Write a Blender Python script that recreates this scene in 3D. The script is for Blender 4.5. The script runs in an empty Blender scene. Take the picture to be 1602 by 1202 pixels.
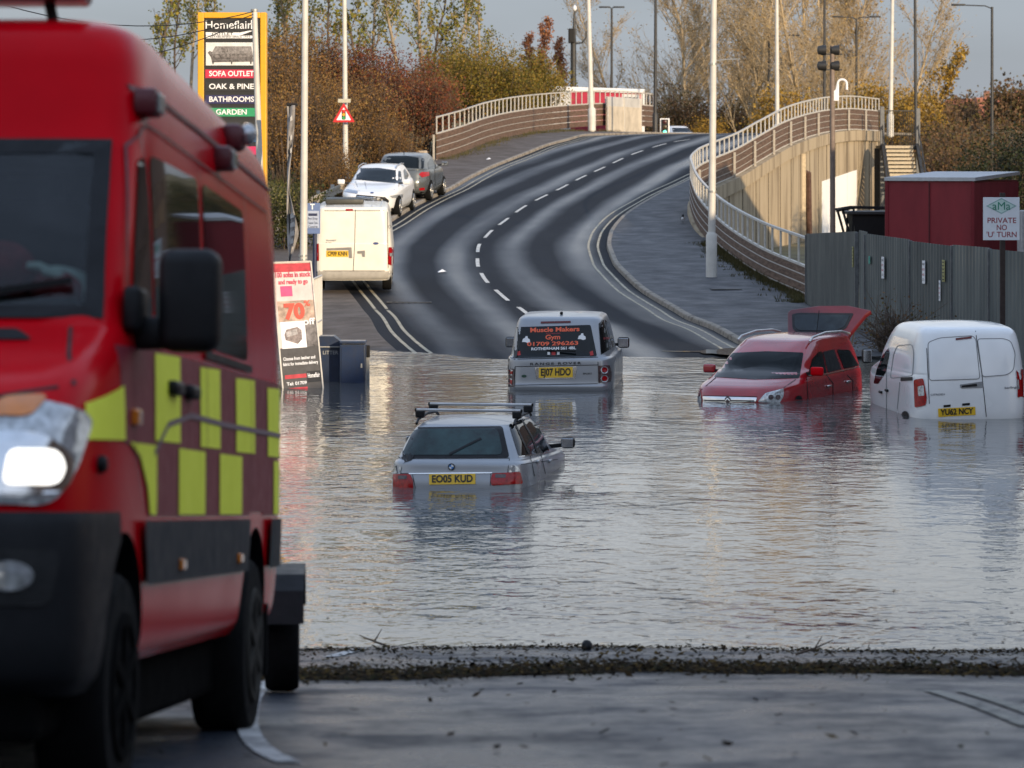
import bpy, bmesh, math, random
from math import sin, cos, pi, radians, atan2, sqrt, hypot
from mathutils import Vector, Matrix
from mathutils.bvhtree import BVHTree
from mathutils.geometry import tessellate_polygon
S = bpy.context.scene
COL = S.collection
# ------------------------------------------------------------------ camera, sky, sun, exposure
F, CX, HY, H = 5200., 801., 256., 4.0     # focal length and horizon in photo pixels, eye height over the water
cd = bpy.data.cameras.new('camera'); cam = bpy.data.objects.new('camera', cd); COL.objects.link(cam)
cam.location = (0, 0, H); cam.rotation_euler = (pi/2, 0, 0)
cd.sensor_width = 36; cd.lens = F/1602*36
cd.shift_y = -(601-HY)/1602.
cd.clip_start = .5; cd.clip_end = 3000
cd.dof.use_dof = True; cd.dof.focus_distance = 53; cd.dof.aperture_fstop = 4.2
S.camera = cam
SUN_EL, SUN_AZ = radians(13), atan2(.5, -.86)       # azimuth from +Y towards +X
w = bpy.data.worlds.new('World'); S.world = w; w.use_nodes = True
nt = w.node_tree; nt.nodes.clear(); N = nt.nodes.new; L = nt.links.new
out = N('ShaderNodeOutputWorld'); bg = N('ShaderNodeBackground'); L(bg.outputs[0], out.inputs[0])
bg.inputs[1].default_value = .1
sky = N('ShaderNodeTexSky'); sky.sky_type = 'NISHITA'; sky.sun_disc = False
sky.sun_elevation = SUN_EL; sky.sun_rotation = SUN_AZ
tc = N('ShaderNodeTexCoord'); sp = N('ShaderNodeSeparateXYZ'); L(tc.outputs['Generated'], sp.inputs[0])
mr = N('ShaderNodeValToRGB'); L(sp.outputs[2], mr.inputs[0]); el = mr.color_ramp.elements
el[0].position = 0; el[0].color = (.285, .325, .40, 1); el[1].position = .9; el[1].color = (.50, .66, .95, 1)
for ps, cl in ((.055, (.295, .335, .41)), (.10, (.66, .67, .69)), (.24, (.72, .74, .77)), (.38, (.62, .74, .95)), (.62, (.56, .70, .97))): q = el.new(ps); q.color = (*cl, 1)
mp = N('ShaderNodeMapping'); mp.inputs[3].default_value = (3, 3, 14); L(tc.outputs['Generated'], mp.inputs[0])
nz = N('ShaderNodeTexNoise'); nz.inputs['Scale'].default_value = 1.15; nz.inputs['Detail'].default_value = 5; L(mp.outputs[0], nz.inputs[0])
m2 = N('ShaderNodeMapRange'); L(nz.outputs[0], m2.inputs[0]); m2.inputs[1].default_value = .3; m2.inputs[2].default_value = .75
m2.inputs[3].default_value = .76; m2.inputs[4].default_value = 1.18
br = N('ShaderNodeMix'); br.data_type = 'RGBA'; br.blend_type = 'MULTIPLY'; br.inputs[0].default_value = 1
x10 = N('ShaderNodeVectorMath'); x10.operation = 'SCALE'; x10.inputs[3].default_value = 10; L(mr.outputs[0], x10.inputs[0]); L(x10.outputs[0], br.inputs[6]); L(m2.outputs[0], br.inputs[7])
mx = N('ShaderNodeMix'); mx.data_type = 'RGBA'; mx.inputs[0].default_value = .86
L(sky.outputs[0], mx.inputs[6]); L(br.outputs[2], mx.inputs[7]); L(mx.outputs[2], bg.inputs[0])
sl = bpy.data.lights.new('sun', 'SUN'); sl.energy = 4.1; sl.angle = radians(.6); sl.color = (1, .79, .54)
so = bpy.data.objects.new('sun', sl); COL.objects.link(so)
so.rotation_euler = Vector((sin(SUN_AZ)*cos(SUN_EL), cos(SUN_AZ)*cos(SUN_EL), sin(SUN_EL))).to_track_quat('Z', 'Y').to_euler()
S.view_settings.view_transform = 'Standard'; S.view_settings.look = 'None'
S.view_settings.exposure = .38; S.view_settings.gamma = 1
S.render.engine = 'CYCLES'; S.cycles.use_denoising = True; S.cycles.max_bounces = 6
# ------------------------------------------------------------------ helpers
def interp(tab, x):
    if x <= tab[0][0]: return tab[0][1]
    for (a, p), (b, q) in zip(tab, tab[1:]):
        if x <= b: return p+(q-p)*(x-a)/(b-a)
    return tab[-1][1]
def smooth_tab(tab, step):
    xs = [t[0] for t in tab]; ys = [t[1] for t in tab]; out = []
    x = xs[0]
    while x <= xs[-1]+1e-6:
        out.append((x, pchip(xs, ys, x))); x += step
    return out
def pchip(xs, ys, x):
    n = len(xs)
    if x <= xs[0]: return ys[0]
    if x >= xs[-1]: return ys[-1]
    h = [xs[i+1]-xs[i] for i in range(n-1)]; d = [(ys[i+1]-ys[i])/h[i] for i in range(n-1)]
    def m(i):
        if i == 0: return d[0]
        if i == n-1: return d[-1]
        if d[i-1]*d[i] <= 0: return 0
        w1 = 2*h[i]+h[i-1]; w2 = h[i]+2*h[i-1]
        return (w1+w2)/(w1/d[i-1]+w2/d[i])
    k = max(i for i in range(n-1) if xs[i] <= x)
    t = (x-xs[k])/h[k]; t2 = t*t; t3 = t2*t
    return (2*t3-3*t2+1)*ys[k]+(t3-2*t2+t)*h[k]*m(k)+(-2*t3+3*t2)*ys[k+1]+(t3-t2)*h[k]*m(k+1)
# height of the road corridor above the flood level, by distance
ZT = [(-60, 7.5), (0, 2.93), (15.27, 1.40), (27.2, .02), (30, -.28), (35, -.62), (41, -.74), (50, -.72), (56, -.62), (60, -.5), (64, -.25), (68.5, -.01), (75, .15),
      (81.5, .3), (87.5, .52), (93, .78), (99, 1.05), (105, 1.33), (111, 1.63), (117, 1.95), (123, 2.32), (129, 2.66), (135, 3.04), (141, 3.38), (147, 3.75),
      (153, 4.12), (159, 4.5), (165, 4.88), (171, 5.2), (180, 5.55), (190, 5.72), (200, 5.73), (215, 5.5), (240, 4.6), (300, 4.4)]
ZS = smooth_tab(ZT[1:], 1.0)
def zg(d):
    return 2.93-.1*d if d <= 10 else interp(ZS, d)
def P(px, py, d): return Vector(((px-CX)/F*d, d, H-(py-HY)/F*d))
def G(px, py, lo=10, hi=198):            # the point of the road corridor seen at that spot of the photo
    d = lo
    while d < hi and H-(py-HY)/F*d > zg(d): d += .1
    return Vector(((px-CX)/F*d, d, zg(d)))
def A(px, d, dz=0): return Vector(((px-CX)/F*d, d, zg(d)+dz))   # a foot on the road corridor at distance d
def tag(o, label=None, cat=None, group=None, kind=None):
    if label: o['label'] = label
    if cat: o['category'] = cat
    if group: o['group'] = group
    if kind: o['kind'] = kind
    return o
def thing(name, label, cat, loc=(0, 0, 0), rz=0, group=None):
    o = bpy.data.objects.new(name, None); COL.objects.link(o); o.location = loc; o.rotation_euler = (0, 0, rz)
    o.empty_display_size = .2
    return tag(o, label, cat, group)
def dup(root, loc, rz=0, label=None, scale=None):
    r = root.copy(); COL.objects.link(r); r.location = loc; r.rotation_euler = (0, 0, rz)
    if scale: r.scale = (scale,)*3 if not isinstance(scale, tuple) else scale
    if label: r['label'] = label
    for ch in list(root.children):
        c = ch.copy(); COL.objects.link(c); c.parent = r
        for g in list(ch.children):
            q = g.copy(); COL.objects.link(q); q.parent = c
    return r
class MB:
    def __init__(s): s.v = []; s.f = []; s.m = []; s.uv = None
    def add(s, vs, fs, mi=0):
        o = len(s.v); s.v += [tuple(v) for v in vs]; s.f += [tuple(i+o for i in f) for f in fs]; s.m += [mi]*len(fs); return s
    def box(s, c, d, mi=0, M=None):
        x, y, z = c; a, b, e = d[0]/2, d[1]/2, d[2]/2
        vs = [Vector((x+i*a, y+j*b, z+k*e)) for i in (-1, 1) for j in (-1, 1) for k in (-1, 1)]
        if M: vs = [M @ v for v in vs]
        return s.add(vs, [(0, 1, 3, 2), (4, 6, 7, 5), (0, 4, 5, 1), (2, 3, 7, 6), (0, 2, 6, 4), (1, 5, 7, 3)], mi)
    def bbox(s, c, d, b=.01, mi=0, M=None, seg=2):
        bm = bmesh.new(); bmesh.ops.create_cube(bm, size=1)
        for v in bm.verts: v.co = Vector((v.co.x*d[0]+c[0], v.co.y*d[1]+c[1], v.co.z*d[2]+c[2]))
        bmesh.ops.bevel(bm, geom=bm.edges[:], offset=b, segments=seg, affect='EDGES', profile=.5)
        if M: bm.transform(M)
        return s.bm(bm, mi)
    def bm(s, bm, mi=0):
        bm.verts.index_update(); s.add([v.co for v in bm.verts], [[v.index for v in f.verts] for f in bm.faces], mi); bm.free(); return s
    def tube(s, pts, r, seg=8, mi=0, cap=True):
        pts = [Vector(p) for p in pts]; n = len(pts)
        rs = r if isinstance(r, (list, tuple)) else [r]*n
        t = (pts[1]-pts[0]).normalized(); u = t.orthogonal().normalized(); vs = []; fs = []
        for i, p in enumerate(pts):
            t2 = (pts[min(i+1, n-1)]-pts[max(i-1, 0)]).normalized()
            u = (u-t2*u.dot(t2)).normalized(); w_ = t2.cross(u)
            vs += [p+(u*cos(2*pi*k/seg)+w_*sin(2*pi*k/seg))*rs[i] for k in range(seg)]
        for i in range(n-1):
            fs += [(i*seg+k, i*seg+(k+1) % seg, (i+1)*seg+(k+1) % seg, (i+1)*seg+k) for k in range(seg)]
        if cap: fs += [tuple(range(seg))[::-1], tuple((n-1)*seg+k for k in range(seg))]
        return s.add(vs, fs, mi)
    def beam(s, p0, p1, a, b, mi=0, up=(0, 0, 1)):
        p0, p1 = Vector(p0), Vector(p1); t = (p1-p0).normalized(); u = t.cross(Vector(up))
        u = u.normalized() if u.length > 1e-4 else t.orthogonal().normalized(); w_ = u.cross(t)
        vs = [p+u*(i*a/2)+w_*(j*b/2) for p in (p0, p1) for i, j in ((-1, -1), (1, -1), (1, 1), (-1, 1))]
        return s.add(vs, [(3, 2, 1, 0), (4, 5, 6, 7), (0, 1, 5, 4), (1, 2, 6, 5), (2, 3, 7, 6), (3, 0, 4, 7)], mi)
    def lathe(s, prof, o, ax='y', seg=24, mi=0):
        o = Vector(o); vs = []; fs = []; n = len(prof)
        for r, h in prof:
            for k in range(seg):
                a = 2*pi*k/seg
                vs.append(o+Vector({'y': (r*cos(a), h, r*sin(a)), 'z': (r*cos(a), r*sin(a), h), 'x': (h, r*cos(a), r*sin(a))}[ax]))
        for i in range(n-1):
            fs += [(i*seg+k, i*seg+(k+1) % seg, (i+1)*seg+(k+1) % seg, (i+1)*seg+k) for k in range(seg)]
        fs += [tuple(range(seg)), tuple((n-1)*seg+k for k in range(seg))]
        return s.add(vs, fs, mi)
    def prism(s, poly, fn, t0, t1, mi=0):        # fn(u, v, t) -> point
        n = len(poly); vs = [fn(u, v, t0) for u, v in poly]+[fn(u, v, t1) for u, v in poly]
        tr = tessellate_polygon([[Vector((u, v, 0)) for u, v in poly]])
        fs = [tuple(t) for t in tr]+[tuple(i+n for i in t)[::-1] for t in tr]+[(i, (i+1) % n, (i+1) % n+n, i+n) for i in range(n)]
        return s.add(vs, fs, mi)
    def blob(s, c, r, mi=0, sub=2, jit=0, rnd=random):
        bm = bmesh.new(); bmesh.ops.create_icosphere(bm, subdivisions=sub, radius=1)
        for v in bm.verts:
            k = 1+(rnd.random()-.5)*jit; v.co = Vector((c[0]+v.co.x*r[0]*k, c[1]+v.co.y*r[1]*k, c[2]+v.co.z*r[2]*k))
        return s.bm(bm, mi)
    def text(s, body, size, fn, mi=0, bold=.0, al='CENTER', sx=1., fit=None, space=1.):
        vs, fs = text2d(body, size, bold, al, space)
        if fit and vs:
            wd = max(v[0] for v in vs)-min(v[0] for v in vs)
            sx = fit/wd
        return s.add([fn(v[0]*sx, v[1]) for v in vs], fs, mi)
    def build(s, name, mats, parent=None, smooth=None, fixn=True):
        me = bpy.data.meshes.new(name); me.from_pydata(s.v, [], s.f)
        mats = mats if isinstance(mats, (list, tuple)) else [mats]
        for m in mats: me.materials.append(m)
        if len(mats) > 1: me.polygons.foreach_set('material_index', s.m)
        if s.uv:
            ul = me.uv_layers.new(name='UVMap')
            li = [0]*len(me.loops); me.loops.foreach_get('vertex_index', li)
            ul.data.foreach_set('uv', [c for i in li for c in s.uv[i]])
        if fixn and len(s.f) < 30000:
            bm = bmesh.new(); bm.from_mesh(me); bmesh.ops.recalc_face_normals(bm, faces=bm.faces[:]); bm.to_mesh(me); bm.free()
        if smooth:
            me.shade_smooth()
            if smooth < 180: me.set_sharp_from_angle(angle=radians(smooth))
        me.update()
        o = bpy.data.objects.new(name, me); COL.objects.link(o)
        if parent: o.parent = parent
        return o
_tc = {}
def text2d(body, size, bold=0., al='CENTER', space=1.):
    key = (body, bold, al, space)
    if key not in _tc:
        cu = bpy.data.curves.new('text', 'FONT'); cu.body = body; cu.size = 1; cu.align_x = al; cu.align_y = 'CENTER'; cu.offset = bold; cu.resolution_u = 4
        cu.space_character = space
        o = bpy.data.objects.new('text', cu); COL.objects.link(o)
        dg = bpy.context.evaluated_depsgraph_get(); dg.update(); e = o.evaluated_get(dg); me = e.to_mesh()
        _tc[key] = ([(v.co.x, v.co.y) for v in me.vertices], [tuple(p.vertices) for p in me.polygons])
        e.to_mesh_clear(); bpy.data.objects.remove(o); bpy.data.curves.remove(cu)
    vs, fs = _tc[key]
    return [(x*size, y*size) for x, y in vs], fs
def structure(name, mb, mats, **k): return tag(mb.build(name, mats, **k), kind='structure')
# ------------------------------------------------------------------ materials
_mc = {}
def mat(name, col, rough=.6, metal=0., var=.12, vs=8., bump=0., bs=40., coat=0., spec=.5, emit=0, dirt=None, alpha=None, streak=None):
    if name in _mc: return _mc[name]
    m = bpy.data.materials.new(name); m.use_nodes = True; nt = m.node_tree; b = nt.nodes['Principled BSDF']; N = nt.nodes.new; L = nt.links.new
    b.inputs['Roughness'].default_value = rough; b.inputs['Metallic'].default_value = metal
    b.inputs['Specular IOR Level'].default_value = spec
    if coat: b.inputs['Coat Weight'].default_value = coat; b.inputs['Coat Roughness'].default_value = .06
    c4 = (*col, 1)
    tc = N('ShaderNodeTexCoord'); mp = N('ShaderNodeMapping'); L(tc.outputs['Object'], mp.inputs[0])
    if streak: mp.inputs[3].default_value = streak
    nz = N('ShaderNodeTexNoise'); nz.inputs['Scale'].default_value = vs; nz.inputs['Detail'].default_value = 1.5 if coat else 6; nz.inputs['Roughness'].default_value = .65; L(mp.outputs[0], nz.inputs[0])
    rp = N('ShaderNodeMapRange'); rp.inputs[1].default_value = .3; rp.inputs[2].default_value = .7; L(nz.outputs[0], rp.inputs[0])
    mx = N('ShaderNodeMix'); mx.data_type = 'RGBA'; L(rp.outputs[0], mx.inputs[0])
    d = dirt or tuple(c*(1-2*var) for c in col)
    mx.inputs[6].default_value = (*d, 1); mx.inputs[7].default_value = (*[c*(1+(0 if dirt else var*.6)) for c in col], 1)
    if dirt: rp.inputs[1].default_value = .38; rp.inputs[2].default_value = .52
    L(mx.outputs[2], b.inputs['Base Color'])
    rr = N('ShaderNodeMapRange'); L(nz.outputs[0], rr.inputs[0]); rr.inputs[1].default_value = .3; rr.inputs[2].default_value = .7
    rr.inputs[3].default_value = min(1, rough*1.25); rr.inputs[4].default_value = rough*.85; L(rr.outputs[0], b.inputs['Roughness'])
    if bump:
        n2 = N('ShaderNodeTexNoise'); n2.inputs['Scale'].default_value = bs; n2.inputs['Detail'].default_value = 4; L(tc.outputs['Object'], n2.inputs[0])
        bp = N('ShaderNodeBump'); bp.inputs[0].default_value = min(1, bump); bp.inputs[1].default_value = .02; L(n2.outputs[0], bp.inputs['Height']); L(bp.outputs[0], b.inputs['Normal'])
    if emit: b.inputs['Emission Color'].default_value = c4; b.inputs['Emission Strength'].default_value = emit
    if alpha is not None: b.inputs['Alpha'].default_value = alpha
    _mc[name] = m; return m
def leafmat(name, cols, rough=.6, trans=.25, spec=.2):
    if name in _mc: return _mc[name]
    m = bpy.data.materials.new(name); m.use_nodes = True; nt = m.node_tree; b = nt.nodes['Principled BSDF']; N = nt.nodes.new; L = nt.links.new
    g = N('ShaderNodeNewGeometry'); rp = N('ShaderNodeValToRGB'); L(g.outputs['Random Per Island'], rp.inputs[0]); rp.color_ramp.interpolation = 'CONSTANT'
    e = rp.color_ramp.elements
    while len(e) < len(cols): e.new(.5)
    for i, c in enumerate(cols): e[i].position = i/len(cols); e[i].color = (*c, 1)
    L(rp.outputs[0], b.inputs['Base Color']); b.inputs['Roughness'].default_value = rough; b.inputs['Specular IOR Level'].default_value = spec
    tr = N('ShaderNodeBsdfTranslucent'); L(rp.outputs[0], tr.inputs[0]); ms = N('ShaderNodeMixShader'); ms.inputs[0].default_value = trans
    o = nt.nodes['Material Output']; L(b.outputs[0], ms.inputs[1]); L(tr.outputs[0], ms.inputs[2]); L(ms.outputs[0], o.inputs[0])
    _mc[name] = m; return m
M_black = mat('black_plastic', (.010, .010, .011), .5, bump=.1, spec=.25)
M_rubber = mat('tyre_rubber', (.008, .008, .008), .85, spec=.12, bump=.3, bs=80)
M_glass = mat('dark_glass', (.006, .009, .011), .05, var=.3, vs=1.5, spec=.32)
M_wscr = mat('dark_windscreen', (.005, .007, .008), .06, var=.3, vs=1.5, spec=.12)
M_vglass = mat('van_side_glass', (.006, .009, .011), .03, var=.3, vs=1.5, spec=.6)
M_tint = mat('green_glass', (.016, .042, .042), .05, var=.6, vs=2.2, spec=.4)
M_gap = mat('panel_gap', (.006, .006, .006), .7)
M_white = mat('white_paint', (.78, .78, .77), .22, var=.04, vs=2, coat=.6)
M_cream = mat('cream_paint', (.80, .76, .66), .30, var=.05, vs=3, coat=.4)
M_silver = mat('silver_paint', (.31, .32, .335), .30, metal=.45, var=.05, vs=1.5, coat=.3)
M_bronze = mat('grey_green_paint', (.12, .13, .13), .28, metal=.4, var=.03, vs=1.2, coat=.5)
M_red = mat('red_paint', (.56, .002, .008), .18, var=.06, vs=2, spec=.06)
M_wine = mat('wine_red_paint', (.32, .006, .012), .22, var=.10, vs=3, coat=.8)
M_chrome = mat('chrome', (.7, .7, .7), .16, metal=1., var=.05)
M_lens_red = mat('red_lens', (.36, .005, .007), .15, var=.2, vs=20, coat=.15, spec=.4)
M_lens_clear = mat('clear_lens', (.55, .56, .56), .08, var=.25, vs=25, coat=1., metal=.4)
M_lens_smoke = mat('smoked_lens', (.085, .055, .055), .12, var=.3, vs=20, coat=.3)
M_amber = mat('amber_lens', (.75, .22, .02), .15, coat=1.)
M_plate = mat('yellow_plate', (.75, .46, .02), .4, var=.06)
M_ink = mat('black_ink', (.012, .012, .012), .5)
M_wtext = mat('white_vinyl', (.8, .8, .8), .45, var=.03)
M_otext = mat('orange_vinyl', (.85, .13, .05), .45, var=.03)
M_alloy = mat('wheel_alloy', (.45, .45, .44), .32, metal=.8)
M_galv = mat('galvanised_steel', (.42, .42, .40), .45, metal=.5, var=.15, vs=5)
M_pale = mat('pale_painted_steel', (.58, .56, .51), .45, var=.10, vs=2)
M_dkpole = mat('black_painted_steel', (.028, .028, .028), .5)
M_conc = mat('stained_concrete', (.40, .32, .21), .85, vs=.8, bump=.4, bs=12, streak=(1.0, 1.0, .14), dirt=(.21, .16, .10))
M_board = mat('weathered_brown_boards', (.150, .088, .055), .75, var=.3, vs=3, bump=.3, streak=(.6, .6, 5))
M_rail = mat('parapet_rail_paint', (.55, .52, .46), .5, var=.12, vs=6)
M_kerb = mat('kerb_stone', (.27, .235, .19), .85, var=.2, vs=4, bump=.4, bs=20, dirt=(.13, .11, .085))
M_path = mat('footpath_asphalt', (.048, .049, .055), .62, var=.22, vs=1.3, bump=.5, bs=60)
M_line_w = mat('white_road_paint', (.55, .54, .50), .6, var=.1, vs=6, dirt=(.38, .36, .32))
M_line_y = mat('faded_yellow_paint', (.40, .35, .24), .6, var=.15, vs=6, dirt=(.16, .14, .11))
M_bark = mat('pale_bark', (.34, .27, .18), .85, var=.25, vs=3, bump=.4)
M_bark2 = mat('dark_bark', (.12, .085, .06), .9, var=.25, vs=3, bump=.4)
# ------------------------------------------------------------------ the setting: tables of the road edges
ROWS = [(575, 652, 1215), (560, 640, 1190), (530, 600, 1150), (500, 580, 1085), (470, 558, 1028), (450, 543, 997), (430, 531, 975), (411, 534, 958), (390, 544, 950), (367, 574, 952),
        (347, 610, 966), (327, 643, 990), (310, 674, 1020), (293, 712, 1053), (279, 736, 1083), (265, 763, 1115), (252, 796, 1150), (240, 825, 1180), (230, 851, 1206),
        (220, 884, 1236), (212, 918, 1262)]
EL, ER = [(-5, -4.6), (27, -4.2), (55, -3.0)], [(-5, 4.9), (27, 4.9), (55, 5.0)]
for y, a, b in ROWS:
    d = G(800, y, 60).y
    EL.append((d, (a-CX)/F*d)); ER.append((d, (b-CX)/F*d))
d = EL[-1][0]
for k in (12, 30, 60): EL.append((d+k, EL[len(ROWS)+2][1]+k*.42)); ER.append((d+k, ER[len(ROWS)+2][1]+k*.42))
_sm = lambda T: smooth_tab(T, 1.5)
ELs, ERs = _sm(EL), _sm(ER)
xl = lambda d: interp(ELs, d)
xr = lambda d: interp(ERs, d)
PATHL = [(40, -12), (70, -10.5), (95, -9.2), (105, -8.3), (117, -7.3), (131, -5.9), (146, -4.2), (157, -3.4), (168, -1.4), (180, .4), (190, 1.9), (200, 5.0), (215, 11), (240, 22)]
pl_ = smooth_tab(PATHL, 2.)
pathl = lambda d: interp(pl_, d)
PARR = [(1264, 474, 86), (1190, 440, 93), (1130, 398, 103), (1092, 355, 112), (1081, 325, 119), (1092, 305, 126), (1115, 292, 131), (1150, 276, 137), (1190, 252, 144), (1230, 229, 152),
        (1270, 214, 162), (1300, 207, 170), (1340, 204, 178), (1375, 206, 186)]
PR3 = [P(*p) for p in PARR]
prx = smooth_tab([(p.y, p.x) for p in PR3], 1.); prz = smooth_tab([(p.y, p.z) for p in PR3], 1.)
parr = lambda d: interp(prx, d)
FEN = [P(1262, 470, 84), P(1345, 500, 76), P(1440, 520, 71.5), P(1602, 540, 66), P(1950, 560, 58)]
def fencex(d):
    pts = sorted((p.y, p.x) for p in FEN); return interp(pts, d)
def camber(X, d):
    c = (xl(d)+xr(d))/2; h = (xr(d)-xl(d))/2; u = max(-1.6, min(1.6, (X-c)/h))
    wob = .03*sin(X*1.3+d*.31)+.02*sin(X*.5-d*.83+1) if 55 < d < 84 else .012*sin(X*1.1+d*.3)
    return -.05*u*u*(1 if d > 55 else .3)+wob
def zroad(X, d): return zg(d)+camber(X, d)
def zright(d): return interp([(60, zg(60)), (68, -.02), (76, .12), (90, .25), (150, .3), (220, .5), (300, 2.5), (420, 9), (700, 14)], d)
def terrain(X, d):
    if d < 68: z = zroad(X, d)-.06
    elif X > (fencex(d) if d < 86 else parr(d)-1.2 if d < 186 else parr(186)-1.2):
        z = zright(d)
    else:
        z = zroad(max(min(X, xr(d)+3), xl(d)-3), d)-.10
        if X < pathl(d)-.8: z += min(1.2, (pathl(d)-.8-X)*.16)+.1
        if d > 215: z -= min(8, (d-215)*.05)
    return z
# ground sheet
xsg = [-260, -160, -100, -60, -40, -28, -20]+[-16+.8*i for i in range(61)]+[36, 40, 50, 65, 90, 140, 260]
ysg = [-30, -10]+[i*1.0 for i in range(0, 200)]+[200+i*6 for i in range(20)]+[330, 350, 380, 420, 480, 560, 700, 1000, 1600]
mb = MB(); nx = len(xsg)
for y in ysg:
    for x in xsg: mb.v.append((x, y, terrain(x, y)+ .05*sin(x*2.1+y*.7)*(1 if y > 80 and x < pathl(y)-1.2 else 0)))
mb.f = [(j*nx+i, j*nx+i+1, (j+1)*nx+i+1, (j+1)*nx+i) for j in range(len(ysg)-1) for i in range(nx-1)]; mb.m = [0]*len(mb.f)
M_soil = mat('rough_grass_soil', (.15, .125, .05), .9, var=.3, vs=.7, bump=.6, bs=6, dirt=(.075, .055, .03))
structure('ground', mb, M_soil, fixn=False, smooth=180)
# wet asphalt with polished wheel tracks that follow the road (UV: metres across, metres along)
def road_mat(name, wet, ca=(.006, .008, .012), cb=(.020, .023, .030), lo=.18, hi=.66, cm=(.2, .8), iso=False):
    m = bpy.data.materials.new(name); m.use_nodes = True; nt = m.node_tree; b = nt.nodes['Principled BSDF']; N = nt.nodes.new; L = nt.links.new
    uv = N('ShaderNodeUVMap'); uv.uv_map = 'UVMap'
    def noise(sc, scale, det=5, rough=.6):
        mp = N('ShaderNodeMapping'); mp.inputs[3].default_value = sc; L(uv.outputs[0], mp.inputs[0])
        n = N('ShaderNodeTexNoise'); n.inputs['Scale'].default_value = scale; n.inputs['Detail'].default_value = det; n.inputs['Roughness'].default_value = rough; L(mp.outputs[0], n.inputs[0]); return n.outputs[0]
    def rng(s, a, b_, c, d_):
        r = N('ShaderNodeMapRange'); L(s, r.inputs[0]); r.inputs[1].default_value = a; r.inputs[2].default_value = b_; r.inputs[3].default_value = c; r.inputs[4].default_value = d_; return r.outputs[0]
    def op(o, a, b_):
        q = N('ShaderNodeMath'); q.operation = o; q.use_clamp = False
        for i, v in enumerate((a, b_)):
            if isinstance(v, (int, float)): q.inputs[i].default_value = v
            else: L(v, q.inputs[i])
        return q.outputs[0]
    sx = N('ShaderNodeSeparateXYZ'); L(uv.outputs[0], sx.inputs[0])
    tr = op('SINE', op('MULTIPLY', op('ADD', sx.outputs[0], op('MULTIPLY', noise((.03, .03, 1), 1., 1), .5)), 2*pi/1.95), 0)   # wheel tracks
    stre = noise((1., .03, 1), .75, 2, .45)
    fine = noise((1, 1, 1), 28, 4); mid = noise((1, .35, 1), .55, 5)
    k = op('ADD', op('MULTIPLY', tr, .17), op('ADD', op('MULTIPLY', stre, .85), op('MULTIPLY', mid, .22)))
    if iso: k = op('ADD', op('MULTIPLY', noise((1, .8, 1), .8, 6, .7), .75), op('MULTIPLY', noise((1, 1, 1), 7, 5, .7), .25))
    k = rng(k, lo, hi, 0, 1)
    L(rng(k, .05, .95, .40, .07), b.inputs['Specular IOR Level'])
    L(rng(k, 0, 1, *wet), b.inputs['Roughness'])
    mx = N('ShaderNodeMix'); mx.data_type = 'RGBA'; L(rng(op('ADD', op('MULTIPLY', mid, .65), op('MULTIPLY', fine, .35)), cm[0], cm[1], 0, 1), mx.inputs[0])
    mx.inputs[6].default_value = (*ca, 1); mx.inputs[7].default_value = (*cb, 1); L(mx.outputs[2], b.inputs['Base Color'])
    bp = N('ShaderNodeBump'); bp.inputs[0].default_value = .55; bp.inputs[1].default_value = .012; L(noise((1, 1, 1), 60, 3), bp.inputs['Height']); L(bp.outputs[0], b.inputs['Normal'])
    return m
M_road = road_mat('wet_road_asphalt', (.24, .72))
M_road2 = road_mat('damp_road_asphalt', (.20, .52), (.006, .008, .013), (.046, .055, .072), .38, .60, (.36, .66), True)
def strip(mb, fa, fb, ds, nlat, dz=0., zf=None, uv=False):
    zf = zf or zroad; o = len(mb.v); n = nlat+1
    if uv and mb.uv is None: mb.uv = []
    for d in ds:
        a, b = fa(d), fb(d)
        for i in range(n):
            x = a+(b-a)*i/nlat; mb.v.append((x, d, zf(x, d)+dz))
            if uv: mb.uv.append((x-(xl(d)+xr(d))/2, d))
    f = [(o+j*n+i, o+j*n+i+1, o+(j+1)*n+i+1, o+(j+1)*n+i) for j in range(len(ds)-1) for i in range(nlat)]
    mb.f += f; mb.m += [0]*len(f); return mb
fr = lambda a, b, s: [a+s*i for i in range(int((b-a)/s)+1)]
structure('road', strip(MB(), xl, xr, fr(30, 200, 1.), 12, 0, uv=True), M_road, fixn=False, smooth=180)
structure('slip_road', strip(MB(), lambda d: -14, lambda d: 12, fr(-4, 32, .5), 26, .01, uv=True), M_road2, fixn=False, smooth=180)
# footpaths, kerbs
kerbz = lambda x, d: zroad(x, d)+.11
pathzl = lambda x, d: zroad(xl(d), d)+.11+.012*(xl(d)-x)
pathzr = lambda x, d: zroad(xr(d), d)+.11+.012*(x-xr(d))
def kerb(mb, f, sgn, d0, d1):
    ds = fr(d0, d1, 1.); o = len(mb.v)
    for d in ds:
        x = f(d); z = zroad(x, d)
        mb.v += [(x, d, z-.05), (x+.01*sgn, d, z+.095), (x+.03*sgn, d, z+.118), (x+.15*sgn, d, z+.118), (x+.15*sgn, d, z)]
    mb.f += [(o+j*5+i, o+j*5+i+1, o+j*5+i+6, o+j*5+i+5) for j in range(len(ds)-1) for i in range(4)]; mb.m = [0]*len(mb.f); return mb
structure('left_kerb', kerb(MB(), xl, -1, 96, 200), M_kerb, smooth=30)
structure('right_kerb', kerb(MB(), xr, 1, 68, 197), M_kerb, smooth=30)
M_pathl = mat('worn_brown_asphalt', (.105, .082, .066), .8, var=.22, vs=1.2, bump=.5, bs=50)
structure('left_footpath', strip(MB(), lambda d: pathl(d), lambda d: xl(d)-.15, fr(96, 216, 1.), 6, 0, pathzl), M_pathl, fixn=False, smooth=180)
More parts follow.
